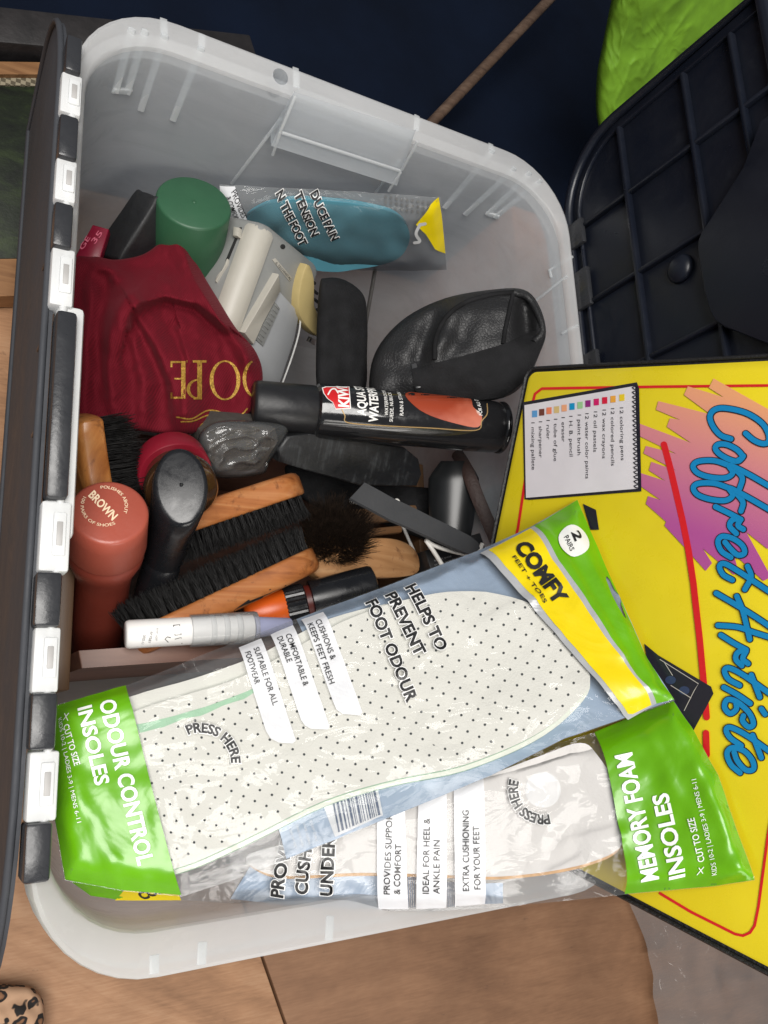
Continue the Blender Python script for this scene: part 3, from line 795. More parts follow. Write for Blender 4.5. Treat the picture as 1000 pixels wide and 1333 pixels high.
# ------------------------------------------------------------------ things in the tub
from mathutils.bvhtree import BVHTree
class MeshSurf:
    """the visible outside of finished meshes, for print that lies on them"""
    def __init__(s, *obs):
        V, F = [], []
        for o in obs:
            b = len(V); og = ORI[o.name]; V += [v.co + og for v in o.data.vertices]; F += [tuple(i + b for i in p.vertices) for p in o.data.polygons]
        s.t = BVHTree.FromPolygons(V, F); s.last = None
    def hit(s, px, py, off=0.0):
        r = ray(px, py).normalized(); h = s.t.ray_cast(CAMP, r)
        if h[0] is None:
            return (s.last if s.last is not None else CAMP + r * 0.55).copy()
        s.last = h[0]; return h[0] - r * off

# open wooden box at the near left
WB = wood('brown_box_wood', srgb(92, 62, 52), srgb(116, 80, 66), srgb(134, 98, 80), 0, 0.5, 0.6, 0.1)
WB2 = wood('brown_box_wood_side', srgb(82, 58, 40), srgb(108, 80, 54), srgb(126, 96, 66), 1, 0.5, 0.6, 0.1)
zt = 0.185
wbx = thing('wooden_box', 'open brown wooden box inside the tub holding brushes and polish', 'box', (-0.03, -0.03, 0.006))
fw = [at(102, 847, z=zt), at(106, 870, z=zt)]; fe = [at(470, 822, z=zt), at(478, 845, z=zt)]
m = MB(); m.add(slab([fw[1], fe[1], fe[0], fw[0]], (0, 0, 1), 0.178, 0.001)); m.build('side_panel', WB, wbx, 30)
lx1 = at(95, 800, z=zt).x
m = MB(); m.add(box(lx1 - .0085, lx1, fw[1].y - 0.012, 0.062, 0.007, zt + .001, 0.001)); m.build('side_panel', WB2, wbx, 30)
m = MB(); m.add(box(0.128, 0.136, -0.105, 0.058, 0.007, 0.125, 0.001)); m.build('side_panel', WB2, wbx, 30)
m = MB(); m.add(box(-0.145, 0.128, 0.050, 0.058, 0.007, 0.110, 0.001)); m.build('side_panel', WB, wbx, 30)
m = MB(); m.add(box(-0.144, 0.128, -0.098, 0.050, 0.008, 0.016, 0.001)); m.build('bottom_panel', WB, wbx, 30)
for a, b, w_, z in (((440, 676), (540, 668), 0.012, 0.142), ((452, 697), (520, 690), 0.006, 0.146)):
    m = MB(); m.add(bar(at(*a, z=z), at(*b, z=z), w_, 0.006, (0, 0, 1))); m.build('divider', WB2 if w_ > .01 else TAN, wbx, 40)

# ---- brushes
def bristles(base_pts, bd, L, splay, c0, rr=0.00028, jit=0.12, ctr=None, seg=2):
    v, f = [], []
    bd = Vector(bd).normalized()
    for p in base_pts:
        d = (bd + Vector((RND.gauss(0, jit * 1.6), RND.gauss(0, jit), RND.gauss(0, jit)))).normalized()
        if ctr is not None and splay: d = (d + (p - ctr) * splay).normalized()
        l = L * RND.uniform(0.82, 1.05); u, w2, _ = frame(d); bend = Vector((RND.gauss(0, 1), RND.gauss(0, 1), RND.gauss(0, 1))) * l * 0.06
        b = len(v)
        for k in range(seg + 1):
            t = k / seg; c = p + d * l * t + bend * t * t; r = rr * (1 - 0.55 * t)
            for j in range(3):
                a = 2.094 * j; v.append(c + (u * math.cos(a) + w2 * math.sin(a)) * r)
        for k in range(seg):
            for j in range(3):
                j2 = (j + 1) % 3; f.append((b + k * 3 + j, b + k * 3 + j2, b + k * 3 + 3 + j2, b + k * 3 + 3 + j))
    return v, f
BRM = plain('black_bristle', (0.006, 0.0056, 0.0056), 0.5, var=0.5, vscale=300, spec=.25)
BRG = plain('grey_black_bristle', (0.012, 0.0115, 0.011), 0.5, var=0.7, vscale=200, spec=.3)
BRB = plain('brown_black_bristle', (0.020, 0.013, 0.009), 0.5, var=0.7, vscale=260, spec=.3)
def brush(label, P0, P1, bd, th, width, bl, wm, bmat, ext0=0.0, gx=22, gy=7, per=9, jit=0.1, splay=4.0, rr=0.0003, rnd=.96):
    Lv = (P1 - P0).normalized(); bd = (bd - Lv * bd.dot(Lv)).normalized(); wd = Lv.cross(bd).normalized()
    if wd.dot(CAMP - P0) > 0: wd = -wd
    P0 = P0 - Lv * ext0; Ln = (P1 - P0).length
    t = thing('shoe_brush', label, 'brush', (P0 + P1) / 2 + wd * width, 'shoe brushes in the wooden box')
    C0 = (P0 + P1) / 2 + wd * width / 2
    def ring(o, ins):
        hw = width / 2 - ins; hl = Ln / 2 - ins; r = hw * rnd; pts = []
        for a in range(0, 181, 12): pts.append((hl - r + r * math.sin(math.radians(a)) ** (.96 / max(rnd, .5) if a % 180 else 1), hw * math.cos(math.radians(a))))
        for k in range(1, 10): q_ = 1 - k / 5; pts.append(((hl - r) * q_, -hw * (1 - 0.07 * math.sin(math.pi * k / 10))))
        for a in range(180, 361, 12): pts.append((-hl + r + r * math.sin(math.radians(a)), hw * math.cos(math.radians(a))))
        for k in range(1, 10): q_ = -1 + k / 5; pts.append(((hl - r) * q_, hw * (1 - 0.07 * math.sin(math.pi * k / 10))))
        return [C0 + Lv * x + wd * y + bd * o for x, y in pts]
    m = MB(); m.add(loft([ring(-th / 2, .004), ring(-th / 2 + .0012, .0016), ring(-th / 2 + .004, 0), ring(th / 2 - .0022, 0), ring(th / 2 - .0006, .0006), ring(th / 2, .0022)]))
    wo = m.build('handle', wm, t, 50)
    pts = []
    for i in range(gx):
        for j in range(gy):
            x = -Ln / 2 + .005 + (Ln - .010) * i / (gx - 1); y = -width / 2 + .004 + (width - .008) * j / (gy - 1)
            r = width / 2 - .003; ex = max(0, abs(x) - (Ln / 2 - r - .003))
            if math.hypot(ex, y) > r: continue
            for k in range(per): pts.append(C0 + Lv * (x + RND.gauss(0, .00075)) + wd * (y + RND.gauss(0, .00075)) + bd * (th / 2 - .0005))
    m = MB(); m.add(bristles(pts, bd, bl, splay, None, rr, jit, C0)); m.build('bristles', bmat, t, 180, kind='stuff')
    return t, wo
WHONEY = wood('honey_wood', srgb(150, 88, 40), srgb(188, 122, 62), srgb(208, 150, 88), 1, 0.36, 0.7, 0.3, srgb(70, 38, 20))
WORANGE = wood('orange_varnished_wood', srgb(120, 66, 32), srgb(168, 104, 56), srgb(192, 136, 88), 0, 0.36, 0.85, 0.25, srgb(84, 44, 22))
WPALE = wood('pale_handle_wood', srgb(150, 106, 66), srgb(178, 132, 88), srgb(196, 154, 110), 0, 0.5, 0.8, 0.1, srgb(90, 52, 30))
P0, P1 = at(117, 539, z=.222), at(142, 690, z=.20)
brush('wooden brush with black bristles standing on edge behind the brown polish bottle', P0, P1, at(196, 585, z=.212) - at(128, 600, z=.215), 0.0155, 0.046, 0.023, WHONEY, BRG, 0.0, 22, 9, 14, 0.025, 0.0, rnd=.2)
P0, P1 = at(262, 670, z=.207), at(408, 622, z=.207)
b_up, wo_up = brush('orange varnished brush with its black bristles facing down, upper of the facing pair', P0, P1, at(360, 735, z=.203) - at(335, 648, z=.207), 0.0160, 0.048, 0.0165, WORANGE, BRM, 0.03, 21, 7, 24, 0.05, 1.5)
P0, P1 = at(205, 826, z=.200), at(428, 719, z=.203)
b_lo, wo_lo = brush('orange wooden brush with ink marks on its edge, lower of the facing pair', P0, P1, at(300, 700, z=.203) - at(322, 775, z=.203), 0.0160, 0.050, 0.0175, WORANGE, BRM, 0.012, 22, 7, 24, 0.05, 1.5)
ms = MeshSurf(wo_lo)
m = MB(); strokes([[(322, 785), (345, 776), (362, 771), (392, 758)], [(352, 768), (358, 778)], [(372, 763), (377, 772)], [(392, 757), (394, 764), (398, 762)], [(306, 795), (324, 782)]], 2.6, ms, 0.0005, m)
m.build('ink_marks', BLACKM, b_lo)

# round dauber
db = thing('dauber_brush', 'round dark bristled dauber with pale wooden paddle handle', 'brush', at(440, 700, z=.14))
hz = Plane(at(490, 725, z=.176), (0.10, -0.10, 1))
m = MB(); m.add(slab([hz.hit(*p) for p in smooth_closed([(405, 738), (425, 726), (470, 704), (492, 700), (518, 702), (538, 712), (547, 728), (544, 746), (515, 752), (470, 752), (425, 756)], 4)][::-1], hz.n, 0.010, 0.0018, 3)); m.build('handle', WPALE, db, 40)
dc = at(436, 700, z=.172)
ax = ((CAMP - dc).normalized() + Vector((0.1, 0.55, 0.2))).normalized()
m = MB(); m.add(lathe(dc - ax * .012, ax, [(0, .021), (.002, .0225), (.010, .0225), (.012, .0215)], 32)); m.build('ferrule', WPALE, db, 40)
u_, v_, w_ = frame(ax); pts = []
for k in range(2600):
    a = RND.uniform(0, 6.283); r = .020 * math.sqrt(RND.random()); pts.append(dc + (u_ * math.cos(a) + v_ * math.sin(a)) * r)
m = MB(); m.add(bristles(pts, ax, .0185, 28.0, None, .00022, .16, dc)); m.build('bristles', BRB, db, 180, kind='stuff')

# ---- brown polish bottle
RED = scuffed('red_brown_plastic', srgb(148, 66, 52), srgb(176, 96, 80), 0.34, 1.0, 30, 0.06)
REDC = scuffed('red_brown_cap_plastic', srgb(158, 76, 60), srgb(188, 108, 90), 0.4, 1.0, 30, 0.08)
T = at(143, 666, z=.2435); B = at(128, 812, z=.114); w = (B - T).normalized(); ln = (B - T).length
bb = thing('polish_bottle', 'red brown shoe polish bottle with round lettered cap', 'bottle', B, 'shoe polish bottles')
m = MB(); m.add(lathe(T, w, [(0.0, .0175), (0.0004, .0188), (.0014, .0197), (.012, .0203), (.030, .0214), (.0315, .0212)], 56)); cap = m.build('cap', REDC, bb, 45)
m = MB(); m.add(lathe(T, w, [(.0310, .0186), (.0325, .0196), (.037, .0208), (.043, .0208), (.050, .0192), (.060, .0170), (.070, .0160), (.090, .0160), (.112, .0166), (ln + .03, .0166)], 56, 1.0)); m.build('bottle_body', RED, bb, 60)
cp = Plane(T, -w)
CREAM = plain('cream_print', srgb(232, 208, 176), 0.5, var=0.08, vscale=300)
m = MB(); text_px(m, 'BROWN', (115, 646), (146, 678), 11, cp, .0003, .03); m.build('lettering', CREAM, cap); m = MB()
text_arc(m, 'POLISHES ABOUT', (136, 659), 26.5, -100, 22, 4.4, cp, .0003, .008, True, .86)
m.build('lettering', CREAM, cap); m = MB(); text_arc(m, '100 PAIRS OF SHOES', (136, 659), 31, 208, 62, 4.4, cp, .0003, .008, False, .86); m.build('lettering', CREAM, cap)
# ---- black polish bottle
BLK = scuffed('black_bottle_plastic', srgb(24, 25, 28), srgb(80, 82, 86), 0.2, 1.1, 50, 0.02)
T = at(236, 632, z=.240); B = at(186, 835, z=.125); w = (B - T).normalized(); ln = (B - T).length
kb = thing('polish_bottle', 'black shoe polish bottle with slanted oval cap', 'bottle', B, 'shoe polish bottles')
u_ = (at(276, 626, z=.24) - T); u_ = (u_ - w * u_.dot(w)).normalized(); v_ = w.cross(u_)
tilt = (CAMP - T).normalized() * 0.9 + Vector((0.0, 0.25, 0.0)); nrm = (tilt).normalized()
def oring(t, ru, rv, k=0.0):
    r = []
    for j in range(48):
        a = 2 * math.pi * j / 48; p = T + w * t + u_ * (ru * math.cos(a)) + v_ * (rv * math.sin(a))
        if k:                                     # slide along the axis onto the slanted end plane
            s_ = (T + w * t - p).dot(nrm) / w.dot(nrm); p = p + w * s_ * k
        r.append(p)
    return r
m = MB(); m.add(loft([oring(-.0004, .0116, .0160, 1), oring(0, .0132, .0180, 1), oring(.0008, .0140, .0190, 1), oring(.0028, .0145, .0194, 1), oring(.022, .0130, .0170, .35), oring(.042, .0116, .0140), oring(.058, .0108, .0126)])); cap = m.build('cap', BLK, kb, 50)
m = MB(); m.add(loft([oring(.0575, .0098, .0112), oring(.0585, .0104, .0122), oring(.066, .0108, .0126), oring(.085, .0116, .0136), oring(ln, .0130, .0150)])); m.build('bottle_body', BLK, kb, 60)
m = MB(); m.add(lathe(T - w * .0006 + nrm * .0002, nrm, [(0, .0011), (.0007, .0008), (.0009, .0002)], 12)); m.build('moulding_dot', BLK, cap, 180)

# ---- jar with crimson lid
jr = thing('polish_jar', 'brown glass jar with crimson screw lid behind the slanted black cap', 'jar', at(225, 640, z=.165))
fc = at(221, 600, z=.196); w = Vector((.06, -.75, .66)).normalized()
CRIM = plain('crimson_lid', srgb(122, 18, 36), 0.42, var=0.1, vscale=40)
m = MB(); m.add(lathe(fc, w, [(0, .0195), (.0008, .0212), (.003, .0218), (.0150, .0220), (.0158, .0214), (.0158, .0196)], 56)); m.build('lid', CRIM, jr, 45)
GL = plain('brown_glass', srgb(58, 38, 22), 0.12, var=0.3, vscale=60, coat=0.6)
m = MB(); m.add(lathe(fc, w, [(.0150, .0180), (.0200, .0190), (.026, .0212), (.034, .0210), (.036, .0190)], 48)); m.build('jar_body', GL, jr, 50)

# ---- block wrapped in clear film
wp = thing('wrapped_block', 'dark grey block wrapped in crumpled clear plastic above the orange brush', 'block', at(312, 600, z=.165))
bp = plane3(at(275, 575, z=.205), at(360, 565, z=.205), at(320, 612, z=.190))
m = MB(); m.add(slab([bp.hit(*p) for p in [(272, 572), (296, 556), (360, 560), (364, 574), (340, 612), (286, 616), (270, 596)]], bp.n, 0.028, 0.002)); m.build('block', plain('grey_block', srgb(66, 62, 58), 0.8, var=0.3, vscale=90, bmp=.5, bscale=500), wp, 40)
WRAP = clear_film('wrap_film', (0.80, 0.78, 0.76), 0.04, 0.06, 0.14, 12, 0.05)
m = MB(); m.add(pillow([(258, 574), (268, 556), (296, 547), (368, 552), (373, 570), (352, 600), (340, 618), (282, 622), (266, 600)], lambda x, y: bp.hit(x, y).z - 0.010, .0135, .02,
    lambda x, y: 0.0020 * noise.noise(Vector((x / 18, y / 14, 2))) + .0034 * (1 - abs(noise.noise(Vector((x / 24 + y / 40, y / 15, 7))))) ** 7, 28, sub=8, power=.35)); m.build('wrapping', WRAP, wp, 180)

# ---- long black case piece
BAR = scuffed('dusty_black_plastic', srgb(20, 21, 23), srgb(104, 108, 110), 0.42, 0.6, 45, 0.1)
bp = plane3(at(380, 580, z=.198), at(530, 600, z=.190), at(450, 618, z=.186))
m = MB(); m.add(slab([bp.hit(*p) for p in [(362, 584), (374, 568), (400, 564), (470, 571), (528, 583), (546, 598), (550, 618), (544, 633), (470, 633), (405, 615), (364, 602)]], bp.n, 0.024, 0.0025, 3))
tag(m.build('case', BAR, None, 40), 'long dusty black plastic case lying under the black spray can', 'case')

# ---- spray can with red badge
a, b = at(328, 527, z=.192), at(653, 557, z=.232)
K = Cyl(a, b, 0.0188); ln = K.len; w = K.w
kc = thing('spray_can', 'black waterproofing spray can with red badge lying across the box', 'spray can', (a + b) / 2 - Vector((0, 0, .0188)))
CANM, nt, p, o = _nt('black_can_lacquer'); p.inputs['Base Color'].default_value = (0.012, .012, .013, 1); p.inputs['Roughness'].default_value = 0.16; p.inputs['Coat Weight'].default_value = 0.5
nt.links.new(ramp(nt, noise_tex(nt, texco(nt), 120, 6, .7), [(0.45, (0.1, 0.1, 0.1)), (0.75, (0.32, .32, .32))]), p.inputs['Roughness'])
cl_ = ln * 0.232
m = MB(); m.add(lathe(a, w, [(0, .0140), (.0005, .0154), (.0022, .0163), (.005, .0166), (cl_ - .001, .0170), (cl_, .0165)], 56)); m.build('cap', scuffed('black_cap_plastic', srgb(28, 28, 30), srgb(80, 80, 82), .36, .9, 40, .08), kc, 50)
m = MB(); m.add(lathe(a, w, [(cl_ - .001, .0155), (cl_ + .0008, .0174), (cl_ + .0016, .0184), (cl_ + .004, .0188), (ln - .010, .0188), (ln - .006, .0185), (ln - .004, .0180), (ln - .003, .0188), (ln - .001, .0192), (ln, .0187), (ln, .0165), (ln - .004, .012), (ln - .006, .004)], 64)); can = m.build('can_body', CANM, kc, 40)
pm_ = pxm((a + b) / 2)
def up_text(mb, txt, p, cappx, off, bold=0.0, cond=0.9):
    t0, th0 = K.uv(*p); t1, th1 = K.uv(p[0], p[1] - 6); c = cappx / pm_
    text_cyl(mb, txt, K, t0, th0, c, c * cond, off, bold, 1 if th1 > th0 else -1)
WH = plain('can_white_print', (0.82, 0.81, 0.78), 0.35, var=0.04); RD = plain('can_red_print', srgb(196, 30, 34), 0.3, var=0.06); GD = plain('gold_print', srgb(170, 140, 92), 0.35, 0.3, var=0.08)
class KS:
    def hit(s, px, py, off=0): return K.hit(px, py, off)
bad = [(419, 505), (424, 503.4), (455, 503.6), (457, 532), (437, 533), (433, 524), (426, 519), (421, 512)]
badge = lambda g: [(438 + (x - 438) * g, 518 + (y - 518) * g) for x, y in bad]
m = MB(); m.add(shape(badge(1.0), KS(), .0002, 3)); m.build('badge_edge', WH, can)
m = MB(); m.add(shape(badge(.93), KS(), .00035, 3)); m.build('badge', RD, can)
m = MB(); up_text(m, 'KIWI', (454, 530), 13.5, .0005, .035, .82); up_text(m, 'AQUA STOP', (476, 541), 11.5, .0003, .03, .72); up_text(m, 'WATERPROOFER', (491, 549.5), 11.5, .0003, .03, .72)
up_text(m, 'WATERPROOFS', (505, 541), 4.6, .0003, .004, .9); up_text(m, 'SUEDE, NUBUCK', (511, 549), 4.6, .0003, .004, .9); up_text(m, 'RAIN & STAIN', (525, 541), 5, .0003, .004, .9); m.build('lettering', WH, can); m = MB(); up_text(m, 'FOR ALL COLOURS', (628, 541), 5.2, .0003, .012, .85)
m.build('lettering', WH, can); m = MB(); strokes([[(427, 514), (431, 508), (436, 507), (440, 512)]], 1.8, KS(), .0005, m); m.build('lettering', WH, can)
m = MB(); strokes([[(445, 533), (449, 541), (453, 550), (500, 554), (560, 557), (619, 560), (627, 548), (634, 539), (634, 526)]], 1.3, KS(), .0003, m, True); m.build('gold_line', GD, can)
sh = smooth_closed([(528, 512.5), (560, 510.5), (600, 513), (613, 520), (616, 530), (627, 541), (622, 556), (592, 551), (560, 541), (540, 529)], 4)
V, F = tess(sh, 4); v = [K.hit(x, y, .0003) for x, y in V]
def shoecol(x, y):
    n_ = noise.noise(Vector((x / 9, y / 7, 0))); t = max(0, min(1, (x - 575) / 60 + (y - 535) / 50 + .3 * n_))
    c0, c1 = srgb(150, 60, 34), srgb(190, 106, 82); c = [p_ * (1 - t) + q_ * t for p_, q_ in zip(c0, c1)]
    return (0.8, 0.7, 0.62) if noise.noise(Vector((x / 1.6, y / 1.6, 3))) > 0.66 else tuple(c)
m = MB(); m.add((v, orient(v, F, CAMP - v[0]))); m.build('shoe_picture', vertexcol('shoe_print', .35, .3), can, cols=[shoecol(x, y) for x, y in V])
m = MB(); x0 = 512
t0, th0 = K.uv(505, 590); 
strokes([[(505, 592), (512, 592), (512, 597), (506, 597)], [(522, 590), (560, 592), (556, 602), (520, 600)], [(528, 598), (530, 593), (535, 593), (534, 599)], [(540, 599), (541, 594)], [(546, 599), (548, 594), (552, 595), (551, 600)],
         [(566, 600), (568, 595)], [(572, 600), (574, 595), (578, 596)], [(582, 601), (584, 596), (588, 597), (587, 602)], [(592, 602), (594, 597)]], 1.2, KS(), .0003, m, False); m.build('side_print', plain('dim_print', (0.25, .25, .25), .4), can)

# ---- can with green cap
GR = plain('green_cap_plastic', srgb(44, 86, 60), 0.45, var=0.06, vscale=60, bmp=.05)
T = at(253, 263, z=.200); Q = at(238, 352, z=.140); w = (Q - T).normalized()
gc = thing('aerosol_can', 'aerosol can with plain green cap at the back of the tub', 'spray can', T + w * .18)
m = MB(); m.add(lathe(T, w, [(0, .0232), (.0006, .0242), (.0018, .0248), (.030, .0254), (.052, .0258), (.0535, .0262), (.056, .0262), (.0565, .0250)], 64)); gcap = m.build('cap', GR, gc, 45)
m = MB(); m.add(lathe(T, w, [(.056, .0240), (.058, .0252), (.060, .0258), (.178, .0258), (.180, .0248)], 56)); m.build('can_body', plain('silver_can', (0.6, .61, .62), .3, .8, var=.05), gc, 45)
m = MB(); m.add(lathe(T + w * .0004, -w, [(0, .0016), (.0008, .0012), (.001, .0004)], 14)); m.build('moulding_dot', GR, gcap, 180)

# ---- black case at the back left, crimson packet
bp = Plane(at(163, 292, z=.176), (-.78, -.10, .62))
m = MB(); m.add(slab([bp.hit(*p) for p in smooth_closed([(172, 251), (182, 247), (198, 253), (203, 262), (158, 334), (150, 338), (127, 331), (123, 323)], 3)], bp.n, 0.034, 0.003, 3))
tag(m.build('case', scuffed('matt_black_case', srgb(26, 27, 29), srgb(70, 70, 72), .5, .9, 50, .2), None, 40), 'small matt black case leaning beside the green capped can', 'case')
bp = Plane(at(115, 318, z=.170), (-.3, -.1, .95))
pk = MB(); pk.add(slab([bp.hit(*p) for p in [(92, 345), (103, 324), (121, 292), (142, 298), (128, 345)]][::-1], bp.n, .008, .001))
pko = pk.build('packet', printed('crimson_card', srgb(128, 14, 44), .4, .05, .05, coat=.2), None, 40); tag(pko, 'crimson printed packet at the left edge by the black case', 'packet')
m = MB(); text_px(m, '35', (124, 318), (134, 304), 7, bp, .0004, .01); m.build('lettering', plain('rose_print', srgb(206, 96, 120), .5), pko); m = MB(); text_px(m, 'GE', (108, 326), (118, 310), 6, bp, .0004, .01); m.build('lettering', plain('pink_print', srgb(206, 96, 120), .5), pko)

# ---- maroon cloth bag
MAR = knit('maroon_knit', srgb(97, 12, 27))
def ridge(x, y, a, b, wd):
    dx, dy = b[0] - a[0], b[1] - a[1]; t = max(0, min(1, ((x - a[0]) * dx + (y - a[1]) * dy) / (dx * dx + dy * dy)))
    d = math.hypot(x - a[0] - t * dx, y - a[1] - t * dy); return math.exp(-(d / wd) ** 2)
def cfold(x, y, cur, ws, wh, k):
    """a fold along a curve: soft on its left side, steep on its right"""
    best = None
    for (ax_, ay_), (bx_, by_) in zip(cur, cur[1:]):
        dx, dy = bx_ - ax_, by_ - ay_; L = dx * dx + dy * dy
        t = max(0, min(1, ((x - ax_) * dx + (y - ay_) * dy) / L)); ex, ey = x - ax_ - t * dx, y - ay_ - t * dy; d = math.hypot(ex, ey)
        if best is None or d < best[0]: best = (d, dx * ey - dy * ex)
    d, side = best
    return k * math.exp(-(d / (wh if side > 0 else ws)) ** 2)
FOLDS = [([(164, 425), (167, 406), (182, 393), (215, 384), (258, 394), (296, 424)], 30, 7, .013), ([(229, 304), (240, 335), (262, 372), (300, 424), (326, 462)], 10, 16, .009),
         ([(128, 340), (150, 356), (160, 374)], 14, 12, .007), ([(150, 545), (142, 470), (150, 410), (170, 385)], 9, 18, .006), ([(232, 560), (226, 500), (205, 450), (180, 410)], 8, 26, .009),
         ([(240, 560), (243, 510), (248, 470), (236, 430)], 7, 30, .006), ([(108, 540), (112, 450), (120, 380)], 14, 10, .005), ([(185, 560), (188, 500), (176, 440)], 9, 12, .005), ([(320, 540), (330, 500), (322, 465)], 10, 12, .004)]
def bagfold(x, y):
    h = sum(cfold(x, y, *q_) for q_ in FOLDS)
    return h - .004 + .0022 * noise.noise(Vector((x / 22, y / 30, 1))) + .0009 * noise.noise(Vector((x / 9, y / 11, 3)))
mb_ = MB(); mb_.add(pillow([(92, 345), (120, 334), (150, 338), (184, 332), (206, 318), (214, 309), (238, 301), (247, 309), (252, 332), (266, 360), (288, 396), (308, 428), (332, 456), (342, 486), (337, 522), (318, 544), (285, 556), (240, 566), (190, 562), (140, 556), (98, 548), (88, 440)],
     lambda x, y: .176 + (y - 430) * .00004,  .020, .05, lambda x, y: bagfold(x, y) * 1.8, 64, sub=9, power=.36))
bag = thing('cloth_bag', 'maroon knitted cloth bag with gold serif lettering', 'bag', at(215, 450, z=.126))
bgo = mb_.build('bag_cloth', MAR, bag, 180)
ms = MeshSurf(bgo)
GOLD = plain('gold_flock', srgb(186, 146, 62), 0.4, 0.35, var=0.35, vscale=500, bmp=.6, bscale=900)
def ringpoly(cx, cy, rx, ry, ix, iy, a0=0, a1=360, n=28):
    o_ = [(cx + rx * math.cos(math.radians(a0 + (a1 - a0) * k / n)), cy + ry * math.sin(math.radians(a0 + (a1 - a0) * k / n))) for k in range(n + 1)]
    i_ = [(cx + ix * math.cos(math.radians(a0 + (a1 - a0) * k / n)), cy + iy * math.sin(math.radians(a0 + (a1 - a0) * k / n))) for k in range(n + 1)]
    return o_ + i_, [(k, k + 1, n + 2 + k, n + 1 + k) for k in range(n)]
def decal_vf(V, F, surf, off):
    v = [surf.hit(x, y, off) for x, y in V]; return v, orient(v, F, CAMP - v[0])
m = MB(); om = .0006
m.add(decal_vf(*ringpoly(293, 495, 20, 26, 15, 24), ms, om))                       # O
m.add(decal_vf(*ringpoly(334, 493, 18, 25, 13.5, 23, 95, 250), ms, om))              # C seen from its back, upside down
def quad(x0, y0, x1, y1): return densify([(x0, y0), (x1, y0), (x1, y1), (x0, y1)], 4)
for q_ in ((257, 470, 263, 519), (251, 469, 269, 472), (252, 517, 263, 520), (236, 470, 241.5, 519), (222, 470, 241, 472.5), (222, 516.5, 241, 519), (227, 492, 238, 494), (222, 470, 224.5, 478), (222, 511, 224.5, 519), (243, 469, 244, 472)):
    m.add(shape(quad(*q_), ms, om, None))
m.add(decal_vf(*ringpoly(258, 506.5, 15, 13, 10.5, 11, 90, 270), ms, om))           # bowl of P
strokes([[(230, 543), (250, 545), (272, 534), (296, 539), (312, 541), (322, 532)], [(236, 549), (252, 548), (274, 540), (298, 545), (314, 546)]], 1.8, ms, om, m)
m.add(decal_vf(*ringpoly(270, 556, 10, 7, 6, 4, 150, 360), ms, om))
m.build('gold_lettering', GOLD, bag)

# ---- grey and cream appliance
GP = plain('warm_grey_plastic', srgb(132, 133, 131), 0.40, var=0.05, vscale=40, bmp=.05, bscale=700)
GP2 = plain('silver_grey_plastic', srgb(156, 158, 160), 0.32, var=0.05, vscale=40)
CR = plain('cream_plastic', srgb(172, 168, 158), 0.45, var=0.05, vscale=30, bmp=.05, bscale=600)
YL = plain('yellowed_plastic', srgb(176, 158, 108), 0.45, var=0.08, vscale=30)
DK = plain('dark_gap', (0.02, .02, .02), .6)
T1 = at(343, 288, z=.208)
e1 = (at(291, 432, z=.176) - T1); L1 = 0.150; e1.normalize()
e2 = at(418, 352, z=.163) - T1; e2 = (e2 - e1 * e2.dot(e1)); L2 = e2.length; e2.normalize()
nB = e1.cross(e2)
if nB.dot(CAMP - T1) < 0: nB = -nB
e3 = -nB
dv = thing('portable_appliance', 'grey and cream plastic portable appliance with slider switches behind the maroon bag', 'appliance', T1 + e1 * L1 / 2 + e2 * L2 / 2 + e3 * .05)
# body: cross-section in the e2/e3 plane, swept along e1
cs = [(0.0, .006), (.002, .0022), (.006, 0.0), (L2 - .006, 0), (L2 - .001, .002), (L2, .006), (L2, .044), (0.004, .044), (-0.0005, .030)]
def sec(t, ins):
    c = Vector((L2 / 2, .022, 0)); out = []
    for a_, b_ in cs:
        k = 1 - ins; out.append(T1 + e1 * t + e2 * (c.x + (a_ - c.x) * k) + e3 * (c.y + (b_ - c.y) * k))
    return out
m = MB(); m.add(loft([sec(0, .10), sec(.0015, .04), sec(.005, 0), sec(L1 - .004, 0), sec(L1, .06)])); dbody = m.build('housing', GP, dv, 35)
FB = Plane(T1, nB)
# cream rounded ridge along the upper edge
m = MB(); ridge_pts = []
rc = []
for k in range(9):
    a_ = math.pi * (0.42 + 0.66 * k / 8)
    rc.append((.0105 + .0120 * math.cos(a_), .0102 - .0120 * math.sin(a_)))
rings = []
for t, k in ((.003, .86), (.006, 1), (L1 * .5, 1), (L1 - .004, 1)):
    rings.append([T1 + e1 * t + e2 * (.0105 + (a_ - .0105) * k) + e3 * (.0102 + (b_ - .0102) * k) for a_, b_ in rc] + [T1 + e1 * t + e2 * .0125 + e3 * .012])
m.add(loft(rings)); m.build('cream_ridge', CR, dv, 50)
def onB(poly, h, name, mat, parent=None, bev=.0006, base=0.0):
    m = MB(); pts = [FB.hit(x, y, base + h) for x, y in poly]
    if (pts[1] - pts[0]).cross(pts[2] - pts[1]).dot(nB) < 0: pts = pts[::-1]
    m.add(slab(pts, nB, h + .001, bev)); return m.build(name, mat, parent or dv, 40)
onB([(354, 338), (358, 336), (380, 362), (376, 366)], .0006, 'label_strip', CR, bev=.0002)
tb = MB(); text_px(tb, 'A TECHNICAL', (356, 341.5), (376, 364.5), 2.6, FB, .0017, 0); tb.build('label_lettering', DK, dv)
onB([(355, 355), (357.5, 376), (334, 420), (322, 446), (310, 431)], .006, 'cream_wedge', CR, bev=.001)
onB([(360, 378), (386, 406), (380, 440), (360, 500), (300, 500), (326, 446)], .003, 'lower_cover', GP2, bev=.001)
onB([(353, 392), (359, 400), (337, 449), (327, 440)], .0012, 'embossed_panel', GP, bev=.0004, base=.003)
em = MB()
for k in range(9):
    t = k / 8; x, y = 353 - 22 * t, 398 + 42 * t
    em.add(bar(FB.hit(x - 1, y - 3, .0045), FB.hit(x + 4, y + 3, .0045), .0011, .0009, nB))
